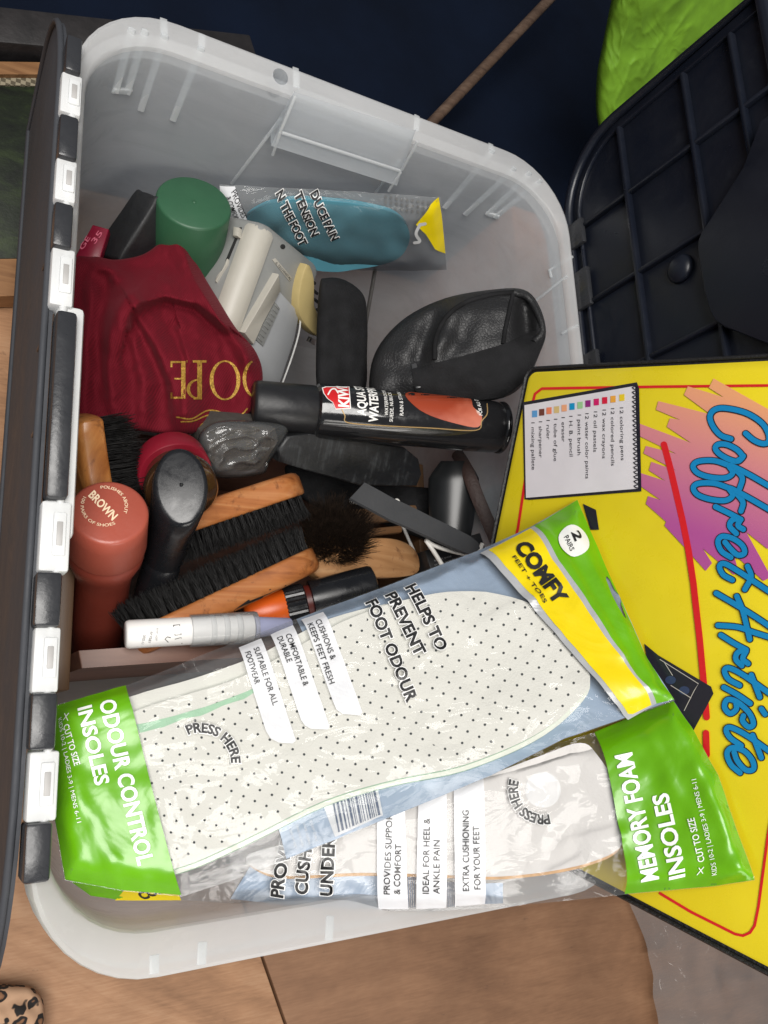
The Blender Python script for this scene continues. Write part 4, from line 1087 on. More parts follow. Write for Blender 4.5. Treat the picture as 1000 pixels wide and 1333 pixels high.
em.build('embossed_characters', GP, dv, 40, kind='stuff')
lp = onB(smooth_closed([(391, 342), (399, 358), (401, 396), (413, 424), (412, 437), (397, 430), (381, 407), (381, 374)], 3), .007, 'latch', YL, bev=.0016)
onB(circle(368, 321, 3.2, 16), .0004, 'round_hole', DK, bev=.0001)
onB([(403, 438), (410, 442), (408, 449), (400, 444)], .0016, 'metal_catch', plain('steel', (.7, .69, .67), .25, 1.0), bev=.0004)
for k in range(4):
    x, y = 404 + 3 * k, 362 + 13 * k
    onB([(x, y), (x + 7, y + 6), (x + 6, y + 9), (x - 1, y + 3)], .0008, 'vent', DK, bev=.0002)
m = MB(); strokes([[(386, 406), (384, 430), (375, 462), (362, 498)]], 2.0, FB, .0042, m); m.build('white_trim', plain('white_trim', (.8, .8, .78), .3), dv)
FA = Plane(T1 + e3 * .02 - e2 * .0006, -e2)
def onA(poly, h, name, mat, bev=.0005):
    m = MB(); pts = [FA.hit(x, y, h) for x, y in poly]
    if (pts[1] - pts[0]).cross(pts[2] - pts[1]).dot(-e2) < 0: pts = pts[::-1]
    m.add(slab(pts, -e2, h + .001, bev)); return m.build(name, mat, dv, 40)
onA([(308, 298), (315, 299), (314, 311), (307, 310)], .004, 'slider_knob', CR, .001)
onA([(312, 296), (315, 296), (297, 340), (294, 339)], .0003, 'slider_slot', DK, .0001)
onA(smooth_closed([(298, 338), (294, 348), (284, 362), (283, 368), (290, 356), (297, 345)], 3), .002, 'thumb_wheel', CR, .0006)

# ---- soft black pouch beside it
FAB = plain('black_fabric', (0.010, .010, .011), 0.85, var=.4, vscale=60, bmp=.4, bscale=700, spec=.25)
m = MB(); m.add(pillow([(416, 372), (424, 362), (448, 364), (472, 382), (478, 410), (478, 460), (474, 512), (440, 520), (414, 512), (412, 440)], lambda x, y: .168 + (440 - y) * .0001, .016, .03, lambda x, y: .002 * noise.noise(Vector((x / 14, y / 25, 2))), 18, power=.35))
tag(m.build('pouch', FAB, None, 180), 'plain black fabric pouch standing against the grey appliance', 'pouch')
# ---- thin steel rod against the back wall
p0, p1 = at(489, 348, y=.205), at(466, 480, z=.09)
m = MB(); m.add(tube([p0, p0.lerp(p1, .5), p1], .0017, 10)); tag(m.build('metal_rod', plain('dull_steel', (.22, .21, .2), .4, .8), None, 60), 'thin dull metal rod upright between the black pouches', 'rod')

# ---- black leather pouch
LEA = leather('black_leather', (0.014, .014, .015))
lp_ = thing('leather_pouch', 'black leather pouch with piping and wide fabric strap', 'pouch', at(600, 470, z=.16))
lz = lambda x, y: .196 + (x - 490) / 215 * .066 - (y - 450) * .00006
m = MB(); m.add(pillow([(486, 520), (482, 482), (496, 446), (530, 412), (580, 388), (640, 377), (682, 377), (702, 398), (711, 432), (702, 462), (685, 496), (655, 518), (590, 526), (530, 522)], lz, .018, .03,
    lambda x, y: .0035 * noise.noise(Vector((x / 28, y / 22, 3))) + .006 * ridge(x, y, (568, 465), (590, 405), 12) - .006 * ridge(x, y, (545, 470), (562, 415), 10) - .020 * ridge(x, y, (685, 398), (686, 432), 13), 26, power=.42))
lbody = m.build('pouch_body', LEA, lp_, 180); ms = MeshSurf(lbody)
def surf_tube(pxs, r, name, mat, off=.0008):
    m = MB(); m.add(tube([ms.hit(x, y, off) for x, y in [(p.x, p.y) for p in catmull([Vector((*q_, 0)) for q_ in pxs], 5)]], r, 8)); return m.build(name, mat, lp_, 60)
surf_tube([(566, 468), (568, 440), (582, 412), (606, 394), (640, 384), (668, 381)], .0019, 'piping', FAB)
surf_tube([(668, 381), (664, 400), (658, 428), (655, 448)], .0016, 'piping', FAB)
surf_tube([(668, 381), (688, 388), (702, 412), (706, 432), (695, 446)], .0024, 'piping', LEA)
m = MB(); m.add(shape([(536, 480), (600, 464), (655, 448), (708, 424), (710, 440), (700, 466), (684, 496), (655, 517), (600, 524), (560, 522), (540, 508)], ms, .0022, 6)); m.build('strap', FAB, lp_, 180)
m = MB(); m.add(bar(ms.hit(539, 474, .002), ms.hit(545, 506, .002), .004, .002, CAMP - ms.hit(542, 490))); m.build('strap_slider', plain('pouch_buckle', (.05, .05, .052), .3), lp_, 40)

# ---- glossy black shoehorn, leather strap, round black tin, strip, wire
GB = plain('glossy_black', (0.012, .013, .014), .28, var=.2)
m = MB(); rings = []
for k in range(15):
    t = k / 14; c = at(592 - 6 * t, 600 + 108 * t, z=.178 - .012 * t); wd = .021 * (1 - .25 * t * t) * (0.55 + .45 * min(1, t * 5))
    up = (CAMP - c).normalized(); rt = (at(640, 600 + 108 * t, z=.178) - c); rt = (rt - up * rt.dot(up)).normalized()
    out = [c + rt * wd * math.sin(a_) + up * wd * .55 * (math.cos(a_) - .6) for a_ in [(-1.25 + 2.5 * j / 16) for j in range(17)]]
    rings.append(out + [p - up * .002 for p in out[::-1]])
m.add(loft(rings)); tag(m.build('shoehorn', GB, None, 50), 'glossy black curved shoehorn below the spray can', 'shoehorn')
m = MB(); m.add(tube(catmull([at(596, 592, z=.172), at(608, 612, z=.184), at(622, 648, z=.19), (at(640, 690, z=.192)), at(655, 725, z=.19)], 5), .0052, 10, hint=CAMP - at(620, 650, z=.19), flat=1.0))
vv = m.v; c0 = at(622, 648, z=.19); nn = (CAMP - c0).normalized()
for i in range(0, len(vv), 10):
    ctr = sum(vv[i:i + 10], Vector()) / len(vv[i:i + 10])
    for p in vv[i:i + 10]:
        d_ = (p - ctr).dot(nn); p -= nn * d_ * .78
tag(m.build('leather_strap', plain('brown_leather', srgb(58, 42, 38), .55, var=.2, vscale=80, bmp=.3, bscale=500), None, 50), 'dark brown leather strap running down beside the right wall', 'strap')
m = MB(); m.add(lathe(at(650, 668, z=.155), Vector((-.3, -.1, 1)), [(0, .020), (.002, .022), (.010, .022), (.0105, .0228), (.019, .0228), (.021, .0215), (.0215, .019)], 44)); tag(m.build('polish_tin', GB, None, 45), 'round black polish tin half hidden under the yellow case', 'tin')
sp = plane3(at(470, 642, z=.200), at(615, 712, z=.212), at(540, 660, z=.203))
STR = scuffed('grey_strip', srgb(60, 61, 63), srgb(110, 110, 112), .55, .9, 60, .1)
class Bent:
    n = sp.n
    def hit(s, px, py, off=0):
        t = (px - 460) / 165; return sp.hit(px, py, off + .004 * math.sin(math.pi * max(0, min(1, t))))
m = MB(); m.add(slab_px([(474, 629), (456, 648), (505, 679), (552, 701), (590, 716), (606, 721), (618, 720), (625, 714), (622, 706), (612, 699), (560, 677), (510, 652)], Bent(), 0, -.0024, 8)); tag(m.build('rubber_strip', STR, None, 35), 'flat grey strip lying slantwise over the white wire', 'strip')
WI = plain('white_coated_wire', (.74, .72, .68), .4, var=.15, vscale=80)
wr = thing('bent_wire', 'bent white coated wire under the grey strip', 'wire', at(540, 700, z=.17))
for pts in ([(455, 654), (468, 655), (480, 657)], [(524, 684), (532, 702), (541, 722)], [(555, 704), (566, 720), (577, 738), (582, 750)], [(554, 703), (570, 712), (600, 720), (616, 720), (624, 716), (628, 708)]):
    zz = .17 if pts[0][0] < 540 else .205
    m = MB(); m.add(tube(catmull([at(x, y, z=zz) for x, y in pts], 5), .00125 if zz < .2 else .0016, 8)); m.build('wire_length', WI, wr, 60)
c = at(517, 655, z=.172); m = MB(); m.add(tube([c + Vector((math.cos(a_) * .0022, math.sin(a_) * .003, 0)) for a_ in [k * .5236 for k in range(13)]], .0008, 6)); m.build('wire_eye', WI, wr, 60)
# small black printed carton under the wire
m = MB(); m.add(rbox(at(585, 738, z=.165), (Vector((.9, .3, 0)), Vector((-.3, .9, 0)), Vector((0, 0, 1))), (.055, .035, .03), .001)); ct = m.build('carton', plain('black_card', (.015, .015, .016), .5), None, 40); tag(ct, 'small black carton with tiny white print below the grey strip', 'carton')
class CT: 
    n = Vector((0, 0, 1))
    def hit(s, px, py, off=0): return at(px, py, z=.1805 + off)
m = MB(); text_px(m, 'BLACK SHOE', (566, 731), (588, 725), 2.2, CT(), .0003, 0); text_px(m, 'cream polish', (566, 736), (592, 729), 2, CT(), .0003, 0); text_px(m, 'leather care', (568, 741), (594, 734), 2, CT(), .0003, 0); m.build('lettering', plain('dim_white_print', (.4, .4, .4), .5), ct)

m = MB(); m.add(pillow([(372, 606), (420, 612), (480, 628), (545, 634), (600, 640), (628, 668), (600, 712), (545, 700), (480, 676), (420, 664), (385, 640)], lambda x, y: .128, .012, .03, lambda x, y: .006 * noise.noise(Vector((x / 26, y / 22, 6))) + .002 * noise.noise(Vector((x / 9, y / 9, 2))), 20, sub=6))  # added filler shape; its black stands in for the unseen dark of the gap
tag(m.build('cloth', FAB, None, 180), 'crumpled black filler added to darken the gap under the long black case', 'cloth')
# ---- lying bottle with orange body and black cap
P0, P1 = at(318, 803, z=.168), at(488, 763, z=.196); w = (P1 - P0).normalized(); ln = (P1 - P0).length
ob_ = thing('applicator_bottle', 'orange bottle with ribbed collar and black cap lying below the orange brush', 'bottle', P0)
f = lambda a_: ln * a_
m = MB(); m.add(lathe(P0, w, [(0, .008), (.001, .011), (.004, .0125), (f(.38), .0125), (f(.40), .011)], 36)); m.build('bottle_body', plain('orange_plastic', srgb(214, 92, 22), .35, var=.06), ob_, 50)
v, fc_ = [], []
def gear(t, r, n=60): 
    u_, v_, _ = frame(w); return [P0 + w * t + (u_ * math.cos(2 * math.pi * j / n) + v_ * math.sin(2 * math.pi * j / n)) * (r * (1.0 if j % 2 else .95)) for j in range(n)]
m = MB(); m.add(loft([gear(f(.30), .0120), gear(f(.31), .0132), gear(f(.45), .0132), gear(f(.46), .012)])); m.build('ribbed_collar', BLK, ob_, 20)
m = MB(); m.add(lathe(P0, w, [(f(.45), .0112), (f(.53), .0112)], 32)); m.build('neck_ring', plain('dark_red_plastic', srgb(86, 30, 24), .4), ob_, 40)
m = MB(); m.add(lathe(P0, w, [(f(.50), .0125), (f(.505), .0138), (f(.97), .0146), (f(.99), .0140), (f(1.0), .0120), (f(.985), .0105)], 44)); m.build('cap', BLK, ob_, 45)

# ---- white tube with clear cap and cone nozzle
P0, P1 = at(163, 826, z=.196), at(379, 814, z=.206); w = (P1 - P0).normalized(); ln = (P1 - P0).length
tb_ = thing('glue_tube', 'small white printed tube with clear cap and lilac cone nozzle on the box edge', 'tube', (P0 + P1) / 2 - Vector((0, 0, .01)))
m = MB(); m.add(lathe(P0, w, [(0, .0068), (.0006, .0076), (.0022, .0081), (f(.42), .0082), (f(.75), .0076), (f(.76), .004)], 40)); tbo = m.build('tube_body', plain('white_plastic', (.86, .85, .83), .4, var=.03), tb_, 50)
CLR = clear_film('clear_cap_plastic', (.92, .92, .92), .03, .22, .15, 20, .1)
m = MB(); m.add(lathe(P0, w, [(f(.37), .0086), (f(.372), .0094), (f(.76), .0097), (f(.775), .0094), (f(.775), .006)], 40, cap0=False)); m.build('clear_cap', CLR, tb_, 50)
for q_ in (.48, .56, .64): 
    m = MB(); m.add(lathe(P0, w, [(f(q_), .0077), (f(q_) + .0008, .0087), (f(q_) + .003, .0087), (f(q_) + .004, .0077)], 32)); m.build('thread_ring', plain('white_thread', (.78, .78, .77), .4), tb_, 50)
m = MB(); m.add(lathe(P0, w, [(f(.76), .0066), (f(.78), .0064), (f(.99), .0046), (f(1.0), .0040), (f(1.0), .0012)], 32)); m.build('cone_nozzle', plain('lilac_plastic', srgb(168, 172, 204), .35, var=.04), tb_, 50)
ms2 = MeshSurf(tbo); m = MB()
for s_, a_, b_, c_ in (('2025-11', (187, 826), (184, 838), 3.4), ('BF7581', (196, 822), (193, 836), 3.4), ('EXP LOT', (204, 818), (202, 834), 2.6)): text_px(m, s_, a_, b_, c_, ms2, .0003, 0)
strokes([[(226, 814), (234, 813), (236, 826), (228, 827), (226, 814)], [(219, 836), (215, 832), (218, 829), (222, 830)]], 1.0, ms2, .0003, m, False)
strokes([[(228, 832), (236, 830), (237, 838)]], .8, ms2, .0003, m, False); m.build('tube_lettering', BLACKM, tb_)

# ------------------------------------------------------------------ yellow art case leaning on the raised lid
kk = .545 / .56
A0 = CAMP + (Vector((.1295, .082, .2725)) - CAMP) * kk
cu = Vector((.1855, -.3002, .9357)).normalized(); cv = Vector((-.123, -.9518, -.281)); cv = (cv - cu * cv.dot(cu)).normalized()
CLn, CWn = .2969 * kk, .2171 * kk + .012
CN = -cu.cross(cv)
CASE = Plane(A0, CN)
ac = thing('art_case', 'yellow art set case with blue script lettering leaning on the raised lid', 'art case', A0 + cu * .1 + cv * .15 - Vector((0, 0, .1)))
def crect(i0, r=.008, n=5):
    pts = []
    for (sx, sy, a0) in ((1, 1, 0), (0, 1, 90), (0, 0, 180), (1, 0, 270)):
        cx = (CWn - i0 - r) if sx else (i0 + r); cy2 = (CLn - i0 - r) if sy else (i0 + r)
        for k in range(n + 1):
            a = math.radians(a0 + 90 * k / n); pts.append(A0 + cu * (cx + r * math.cos(a)) + cv * (cy2 + r * math.sin(a)))
    return pts
VIN = plain('black_vinyl', (.014, .014, .015), .45, var=.2, vscale=200, bmp=.5, bscale=600)
o_ = crect(-.0025, .007)
if (o_[1] - o_[0]).cross(o_[2] - o_[1]).dot(CN) < 0: flip = True
else: flip = False
fl_ = (lambda p: p[::-1]) if flip else (lambda p: p)
m = MB(); m.add(slab(fl_([p - CN * .0012 for p in crect(-.0028, .007)]), CN, .016, .002, 3)); m.build('case_shell', VIN, ac, 40)
m = MB(); m.add(tube([p - CN * .0004 for p in crect(-.0018, .007)] + [crect(-.0018, .007)[0] - CN * .0004], .0012, 6)); m.build('edge_piping', VIN, ac, 60)
YC, nt, p, o = _nt('yellow_case_print')
nt.links.new(ramp(nt, noise_tex(nt, texco(nt), 9, 4), [(0.3, srgb(208, 188, 24)), (0.7, srgb(224, 204, 32))]), p.inputs['Base Color'])
p.inputs['Roughness'].default_value = .32; p.inputs['Coat Weight'].default_value = .5; p.inputs['Coat Roughness'].default_value = .14
nt.links.new(ramp(nt, noise_tex(nt, texco(nt), 28, 9, .72, .5), [(.38, (.2, .2, .2)), (.72, (.55, .55, .55))]), p.inputs['Roughness']); hb = noise_tex(nt, texco(nt), 10, 3); bb_ = bump(nt, hb, .25, .005, p); nt.links.new(bb_.outputs[0], p.inputs['Coat Normal'])
m = MB(); m.add(slab(fl_(crect(.0010, .006)), CN, .0016, .0003, 2)); cov = m.build('front_cover', YC, ac, 40)
pr = lambda n, c, r=.35: printed(n, c, r, .04, .04, 12, coat=.4)
RDL = pr('case_red', srgb(206, 30, 36)); CBL = pr('case_blue', srgb(14, 128, 184)); CDK = pr('case_dark', srgb(34, 34, 44)); CWH = pr('case_paper', srgb(214, 210, 214))
m = MB(); strokes([[(662, 745), (675, 687), (688, 600), (694, 525), (697, 513), (706, 506), (760, 505), (860, 503.5), (1000, 502), (1075, 500)]], 3.4, CASE, .0004, m, False)
strokes([[(860, 1163), (900, 1187), (958, 1216), (968, 1218), (977, 1214), (983, 1205), (988, 1180), (1000, 1090), (1030, 900), (1075, 500)]], 3.6, CASE, .0004, m, False); m.build('red_border', RDL, cov)
z1 = lambda L: [(800 + x / 4.935, 490 + y / 4.935) for x, y in L]
z2 = lambda L: [(840 + x / 4.594, 740 + y / 4.594) for x, y in L]
spl = z1([(640, 15), (987, 210), (1150, 330), (1150, 1000), (987, 1110), (850, 1000), (1010, 1290), (960, 1315), (770, 1140), (800, 1260), (770, 1275), (570, 1105), (630, 1200), (590, 1250), (455, 1100), (325, 960), (335, 935), (205, 820), (220, 770), (300, 795), (170, 705), (165, 620), (330, 672), (225, 605), (240, 550), (400, 605), (190, 495), (205, 448), (400, 498), (165, 385), (165, 305), (495, 428), (340, 325), (360, 270), (425, 280), (270, 215), (285, 160), (620, 245), (450, 120), (475, 65), (705, 135), (610, 75)])
V, F = tess(spl, 9)
def splcol(x, y):
    t = max(0, min(1, ((y - 500) * .95 - (x - 900) * .35 + 10) / 190)); a_, b_, c_ = srgb(230, 162, 112), srgb(204, 126, 136), srgb(172, 80, 146)
    return tuple((p_ * (1 - 2 * t) + q_ * 2 * t) if t < .5 else (q_ * (2 - 2 * t) + r_ * (2 * t - 1)) for p_, q_, r_ in zip(a_, b_, c_))
v = [CASE.hit(x, y, .00055) for x, y in V]
m = MB(); m.add((v, orient(v, F, CN))); m.build('paint_splash_print', vertexcol('splash_print', .35, .4), cov, cols=[splcol(x, y) for x, y in V])
m = MB(); strokes([z1([(322, 440), (365, 600), (440, 920), (480, 1120), (512, 1333)]) + z2([(300, 160), (330, 420), (355, 690), (372, 890)])], 8.5, CASE, .0007, m, False); strokes([z2([(368, 985), (372, 1115)])], 8.5, CASE, .0007, m, False); m.build('red_pencil_print', RDL, cov)
TL_ = [z1([(755, 405), (690, 382), (640, 325), (620, 262), (650, 218), (720, 208), (850, 238), (950, 300), (995, 370), (995, 425), (955, 435), (900, 412), (850, 370)]),
       z1([(835, 515), (800, 548), (740, 535), (680, 500), (655, 465), (675, 440), (730, 442), (795, 475), (830, 520), (800, 545)]),
       z1([(775, 595), (740, 575), (650, 545), (550, 548), (512, 578), (540, 622), (620, 650), (720, 655), (768, 622), (745, 575), (850, 622), (990, 702), (1090, 760)]), z1([(785, 600), (828, 655), (812, 722)]),
       z1([(775, 735), (740, 720), (650, 690), (550, 690), (514, 718), (540, 762), (620, 792), (720, 800), (768, 766), (745, 720), (850, 772), (990, 852), (1090, 910)]), z1([(785, 748), (832, 810), (820, 868)]),
       z1([(657, 840), (740, 880), (820, 922)]), z1([(835, 985), (800, 960), (815, 920), (765, 925), (748, 965), (790, 1012)]),
       z1([(755, 1165), (695, 1125), (672, 1065), (700, 1030), (770, 1045), (830, 1090), (842, 1138), (800, 1150), (755, 1112), (718, 1068)]),
       z1([(765, 1310), (705, 1275), (682, 1222), (715, 1205), (800, 1252), (920, 1330), (1010, 1390)]), z1([(862, 1222), (885, 1290), (845, 1370)]),
       z2([(432, 150), (560, 225), (680, 300), (790, 375)]), z2([(442, 342), (560, 352), (660, 385), (790, 425)]), z2([(555, 168), (592, 260), (632, 425)]),
       z2([(460, 400), (540, 450), (612, 488)]), z2([(622, 570), (590, 540), (612, 488), (560, 505), (550, 545), (585, 582)]),
       z2([(572, 700), (505, 662), (482, 612), (512, 597), (600, 642), (760, 755)]), z2([(642, 638), (692, 770)]),
       z2([(478, 712), (560, 757), (635, 808)]), z2([(702, 840), (724, 872)]),
       z2([(550, 800), (552, 842), (515, 868), (482, 830), (500, 785), (560, 800), (630, 865), (655, 930), (625, 948), (590, 912), (595, 882)]),
       z2([(582, 1060), (515, 1012), (492, 965), (522, 952), (620, 1002), (760, 1100)]), z2([(650, 998), (702, 1132)]),
       z2([(575, 1222), (520, 1172), (497, 1105), (530, 1072), (600, 1092), (650, 1150), (655, 1200), (610, 1205), (560, 1152), (540, 1100)])]
m = MB(); strokes(TL_, 9.6, CASE, .00085, m, dz=6e-6); m.build('script_outline', CDK, cov)
m = MB(); strokes(TL_, 7.0, CASE, .0012, m, dz=6e-6); m.build('script_lettering', CBL, cov)
# printed notebook
m = MB(); m.add(shape([(681, 524), (830, 498), (833, 506), (836, 640), (690, 651), (684, 650)], CASE, .0007)); m.build('notebook_shadow', CDK, cov)
m = MB(); m.add(shape([(684, 528), (828, 503), (832, 636.5), (686, 648.5)], CASE, .0010)); m.build('notebook_print', CWH, cov)
z3 = lambda x, y: (660 + x / 2.941, 470 + y / 2.941)
LN = [('12 coloring pens', 437, 180, 442, 382), ('12 colored pencils', 403, 183, 404, 403), ('12 wax crayons', 371, 188, 370, 375), ('12 oil pastels', 338, 195, 336, 350), ('12 water color paints', 305, 202, 306, 452), ('1 paint brush', 276, 207, 275, 362),
      ('1 H. B. pencil', 243, 212, 245, 367), ('1 eraser', 214, 217, 215, 312), ('1 tube of glue', 185, 223, 184, 385), ('1 ruler', 156, 228, 157, 302), ('1 sharpener', 127, 233, 128, 372), ('1 mixing pallete', 98, 237, 100, 418)]
m = MB()
for s_, x0, y0, x1, y1 in LN: text_px(m, s_, z3(x0, y0), z3(x1, y1), 4.6, CASE, .0013, 0)
m.build('notebook_lettering', CDK, cov)
SQ = [(445, 142, (226, 196, 40)), (411, 148, (226, 160, 60)), (379, 153, (204, 30, 60)), (347, 159, (200, 30, 100)), (315, 165, (140, 40, 120)), (285, 171, (150, 196, 140)), (254, 176, (16, 140, 190)), (224, 182, (226, 160, 120)), (195, 188, (206, 180, 120)), (166, 192, (226, 130, 96)), (138, 198, (110, 60, 50)), (111, 204, (90, 150, 200))]
for x, y, c in SQ:
    m = MB(); X, Y = z3(x, y); m.add(shape([(X - 3.4, Y - 4), (X + 3.4, Y - 4.6), (X + 3.4, Y + 4), (X - 3.4, Y + 4.6)], CASE, .0013)); m.build('colour_square', pr('square_ink', srgb(*c)), cov)
m = MB()
for k in range(22):
    y = 505 + k * 6.1; x = 829 + .12 * k
    strokes([[(x - 4, y), (x - 2, y + 2.2), (x + 1.5, y + 2.6), (x + 3.6, y + .5), (x + 1, y - 1.6), (x - 2.5, y - .5)]], 1.4, CASE, .0014 + k * 2e-6, m, True, 3)
m.build('spiral_print', CDK, cov, kind='stuff')
# printed paint palette
pal = [(840, 838), (858, 853), (927, 894), (930, 903), (904, 951), (880, 930), (850, 900)]
m = MB(); m.add(shape(pal, CASE, .00085)); m.build('palette_print', CDK, cov)
m = MB()
strokes([z2([(95, 545), (325, 690), (300, 730), (240, 850)]), z2([(160, 700), (280, 775)]), z2([(120, 560), (170, 640)])], .9, CASE, .0011, m, False); m.build('palette_lines', pr('palette_light', (.5, .46, .42)), cov)
for cx, cy2 in ((158, 668), (240, 730)):
    m = MB(); X, Y = z2([(cx, cy2)])[0]; m.add(shape(circle(X, Y, 7, 18, 5.5), CASE, .0011)); m.build('palette_well', pr('palette_blue', srgb(50, 62, 92)), cov)
m = MB(); m.add(shape([(760, 656), (777, 664), (781, 690), (770, 690)], CASE, .00085)); m.build('dark_print', CDK, cov)

# ------------------------------------------------------------------ insole packets
def wave1(px, py):
    return .0011 * noise.noise(Vector((px / 60, py / 60, 1))) + .0007 * noise.noise(Vector((px / 22, py / 26, 5)))
class Film:
    """outer film of a packet: down at the sealed edge, up over the contents"""
    def __init__(s, sheet, outline, h, soft=16.0, crease=None):
        s.sh = sheet; s.o = outline; s.h = h; s.soft = soft; s.n = sheet.n; s.crease = crease
    def hit(s, px, py, off=0.0):
        d = pdist((px, py), s.o) if inside((px, py), s.o) else 0.0
        l = s.h * (1 - math.exp(-(d / s.soft) ** 1.5)); c = s.crease(px, py) if s.crease else 0.0
        return s.sh.hit(px, py, l + off + c)
def packet(name, label, sheet, outline, h, back_mat, base, crease=None, edge=None):
    t = thing(name, label, 'insole packet', base, 'insole packets')
    film = Film(sheet, outline, h, crease=crease)
    m = MB(); m.add(shape(outline, sheet, -.0006, 14)); back = m.build('back_film', back_mat, t, 180)
    m = MB(); m.add(shape(outline, film, 0, 6.5)); front = m.build('front_film', FILM, t, 180)
    return t, film, back, front
def outlined(t, name, items, surf, par, grow=.085, bold=.036):
    """black lettering with a white edge"""
    for it in items:
        a, b = MB(), MB()
        if it[0] == 'arc':
            _, s_, c, r, a0, a1, cap = it; text_arc(a, s_, c, r, a0, a1, cap, surf, .0008, grow); text_arc(b, s_, c, r, a0, a1, cap, surf, .0013, bold)
        else:
            s_, p0, p1, cap = it; text_px(a, s_, p0, p1, cap, surf, .0008, grow); text_px(b, s_, p0, p1, cap, surf, .0013, bold)
        a.build(name + '_edge', WHITEM, par); b.build(name, BLACKM, par)

# --- packet lying on top
S1 = Sheet([(75, 920, at(75, 920, z=.250)), (80, 1150, at(80, 1150, z=.262)), (235, 1165, at(235, 1165, z=.277)), (745, 655, CASE.hit(745, 655, .006)), (868, 912, CASE.hit(868, 912, .006)), (600, 760, at(600, 760, z=.288)), (330, 1100, at(330, 1100, z=.287)), (330, 830, at(330, 830, z=.264))], CASE, .003, wave1)
O1 = [(73, 917), (165, 892), (300, 838), (400, 800), (500, 763), (622, 716), (690, 686), (752, 650), (768, 690), (790, 738), (815, 797), (838, 850), (862, 890), (879, 912), (840, 926), (800, 940), (735, 962), (640, 1010), (560, 1042), (480, 1076), (372, 1119), (320, 1140), (237, 1167), (160, 1160), (84, 1146), (70, 1060), (70, 980)]
def crease1(px, py):
    c = 0.0
    for a, b, wd, k in (((545, 870), (720, 770), 4, .0022), ((480, 905), (560, 860), 4, .0018), ((250, 1085), (330, 1010), 5, .0016), ((700, 690), (800, 860), 5, .0022), ((712, 690), (830, 890), 4, -.0018), ((728, 690), (850, 880), 5, .0016), ((640, 720), (720, 830), 4, .0016), ((735, 960), (760, 930), 4, .002), ((350, 1060), (420, 1010), 6, .002), ((180, 940), (215, 1100), 6, .001), ((100, 1020), (150, 1120), 7, .0018), ((590, 730), (640, 760), 3, .002), ((610, 760), (625, 735), 3, .002), ((600, 985), (740, 915), 4, .0012)):
        c += k * .65 * ridge(px, py, a, b, wd * 1.7)
    return c
pk1, F1, back1, front1 = packet('insole_packet', 'packet of perforated odour control insoles with lime green ends, topmost', S1, O1, .0095, FILMT, at(430, 960, z=.26), crease1)
m = MB(); m.add(shape([(386, 806), (500, 764), (622, 717), (690, 687), (751, 652), (840, 852), (877, 911), (800, 939), (735, 961), (640, 1009), (480, 1075), (373, 1118), (360, 1066), (420, 1000), (430, 900)], S1, .0000, 14)); m.build('blue_backing', BLUEM, back1, 180)
INS = plain('insole_fabric', srgb(214, 213, 205), .8, var=.03, vscale=60, bmp=.25, bscale=900)
MINT = plain('mint_foam', srgb(160, 200, 168), .7, var=.08, vscale=60, bmp=.3, bscale=500)
so1 = smooth_closed([(150, 960), (172, 934), (250, 908), (330, 880), (440, 818), (530, 786), (612, 776), (690, 794), (736, 838), (762, 886), (742, 922), (690, 962), (600, 1000), (505, 1020), (420, 1046), (330, 1090), (240, 1130), (190, 1130), (155, 1060)], 5)
so2 = [(x + 3, y + 5) for x, y in so1]; so3 = smooth_closed([(150, 930), (180, 910), (250, 890), (330, 862), (430, 812), (520, 790), (600, 790), (600, 900), (420, 960), (300, 1000), (180, 1000)], 5)
def stack(par, sheet, poly, top, bot, name, mats, step=18):
    V, F = tess(poly, step); d = densify(poly, step); n = sheet.n
    a = [sheet.hit(x, y, top) for x, y in V]; v = list(a); f = orient(a, F, n); mi = [0] * len(f); b = len(v)
    for x, y in d: v.append(sheet.hit(x, y, top)); v.append(sheet.hit(x, y, bot))
    for i in range(len(d)):
        j = (i + 1) % len(d); f.append((b + 2 * i, b + 2 * i + 1, b + 2 * j + 1, b + 2 * j)); mi.append(1)
    m = MB(); m.v = v; m.f = f; m.mi = mi; return m.build(name, mats, par)
stack(pk1, S1, so2, .0034, .0006, 'insole', [INS, MINT]); stack(pk1, S1, [(x - 2, y - 3) for x, y in so3], .0030, .0010, 'insole', [INS, MINT])
i_top = stack(pk1, S1, so1, .0070, .0036, 'insole', [INS, MINT])
m = MB(); m.add(shape([(180, 948), (205, 944), (230, 937), (262, 927), (300, 914), (334, 900), (335, 904), (318, 915), (290, 924), (262, 937), (240, 941), (215, 952), (184, 959)], S1, .0074, 6)); m.build('mint_strip', MINT, i_top)
m = MB(); k_ = 0
for a_ in range(-40, 60):
    for b_ in range(-30, 40):
        for o2 in (0, .5):
            x = 430 + (a_ + o2) * 21.5 + (b_ + o2) * 8; y = 950 + (a_ + o2) * -8 + (b_ + o2) * 21
            x += RND.uniform(-.5, .5); y += RND.uniform(-.5, .5)
            if 160 < x < 770 and inside((x, y), so1) and pdist((x, y), so1) > 4:
                m.add(shape(circle(x, y, 1.75, 8), S1, .0072)); k_ += 1
m.build('perforations', plain('hole_dark', (.03, .035, .035), .8), i_top, kind='stuff')
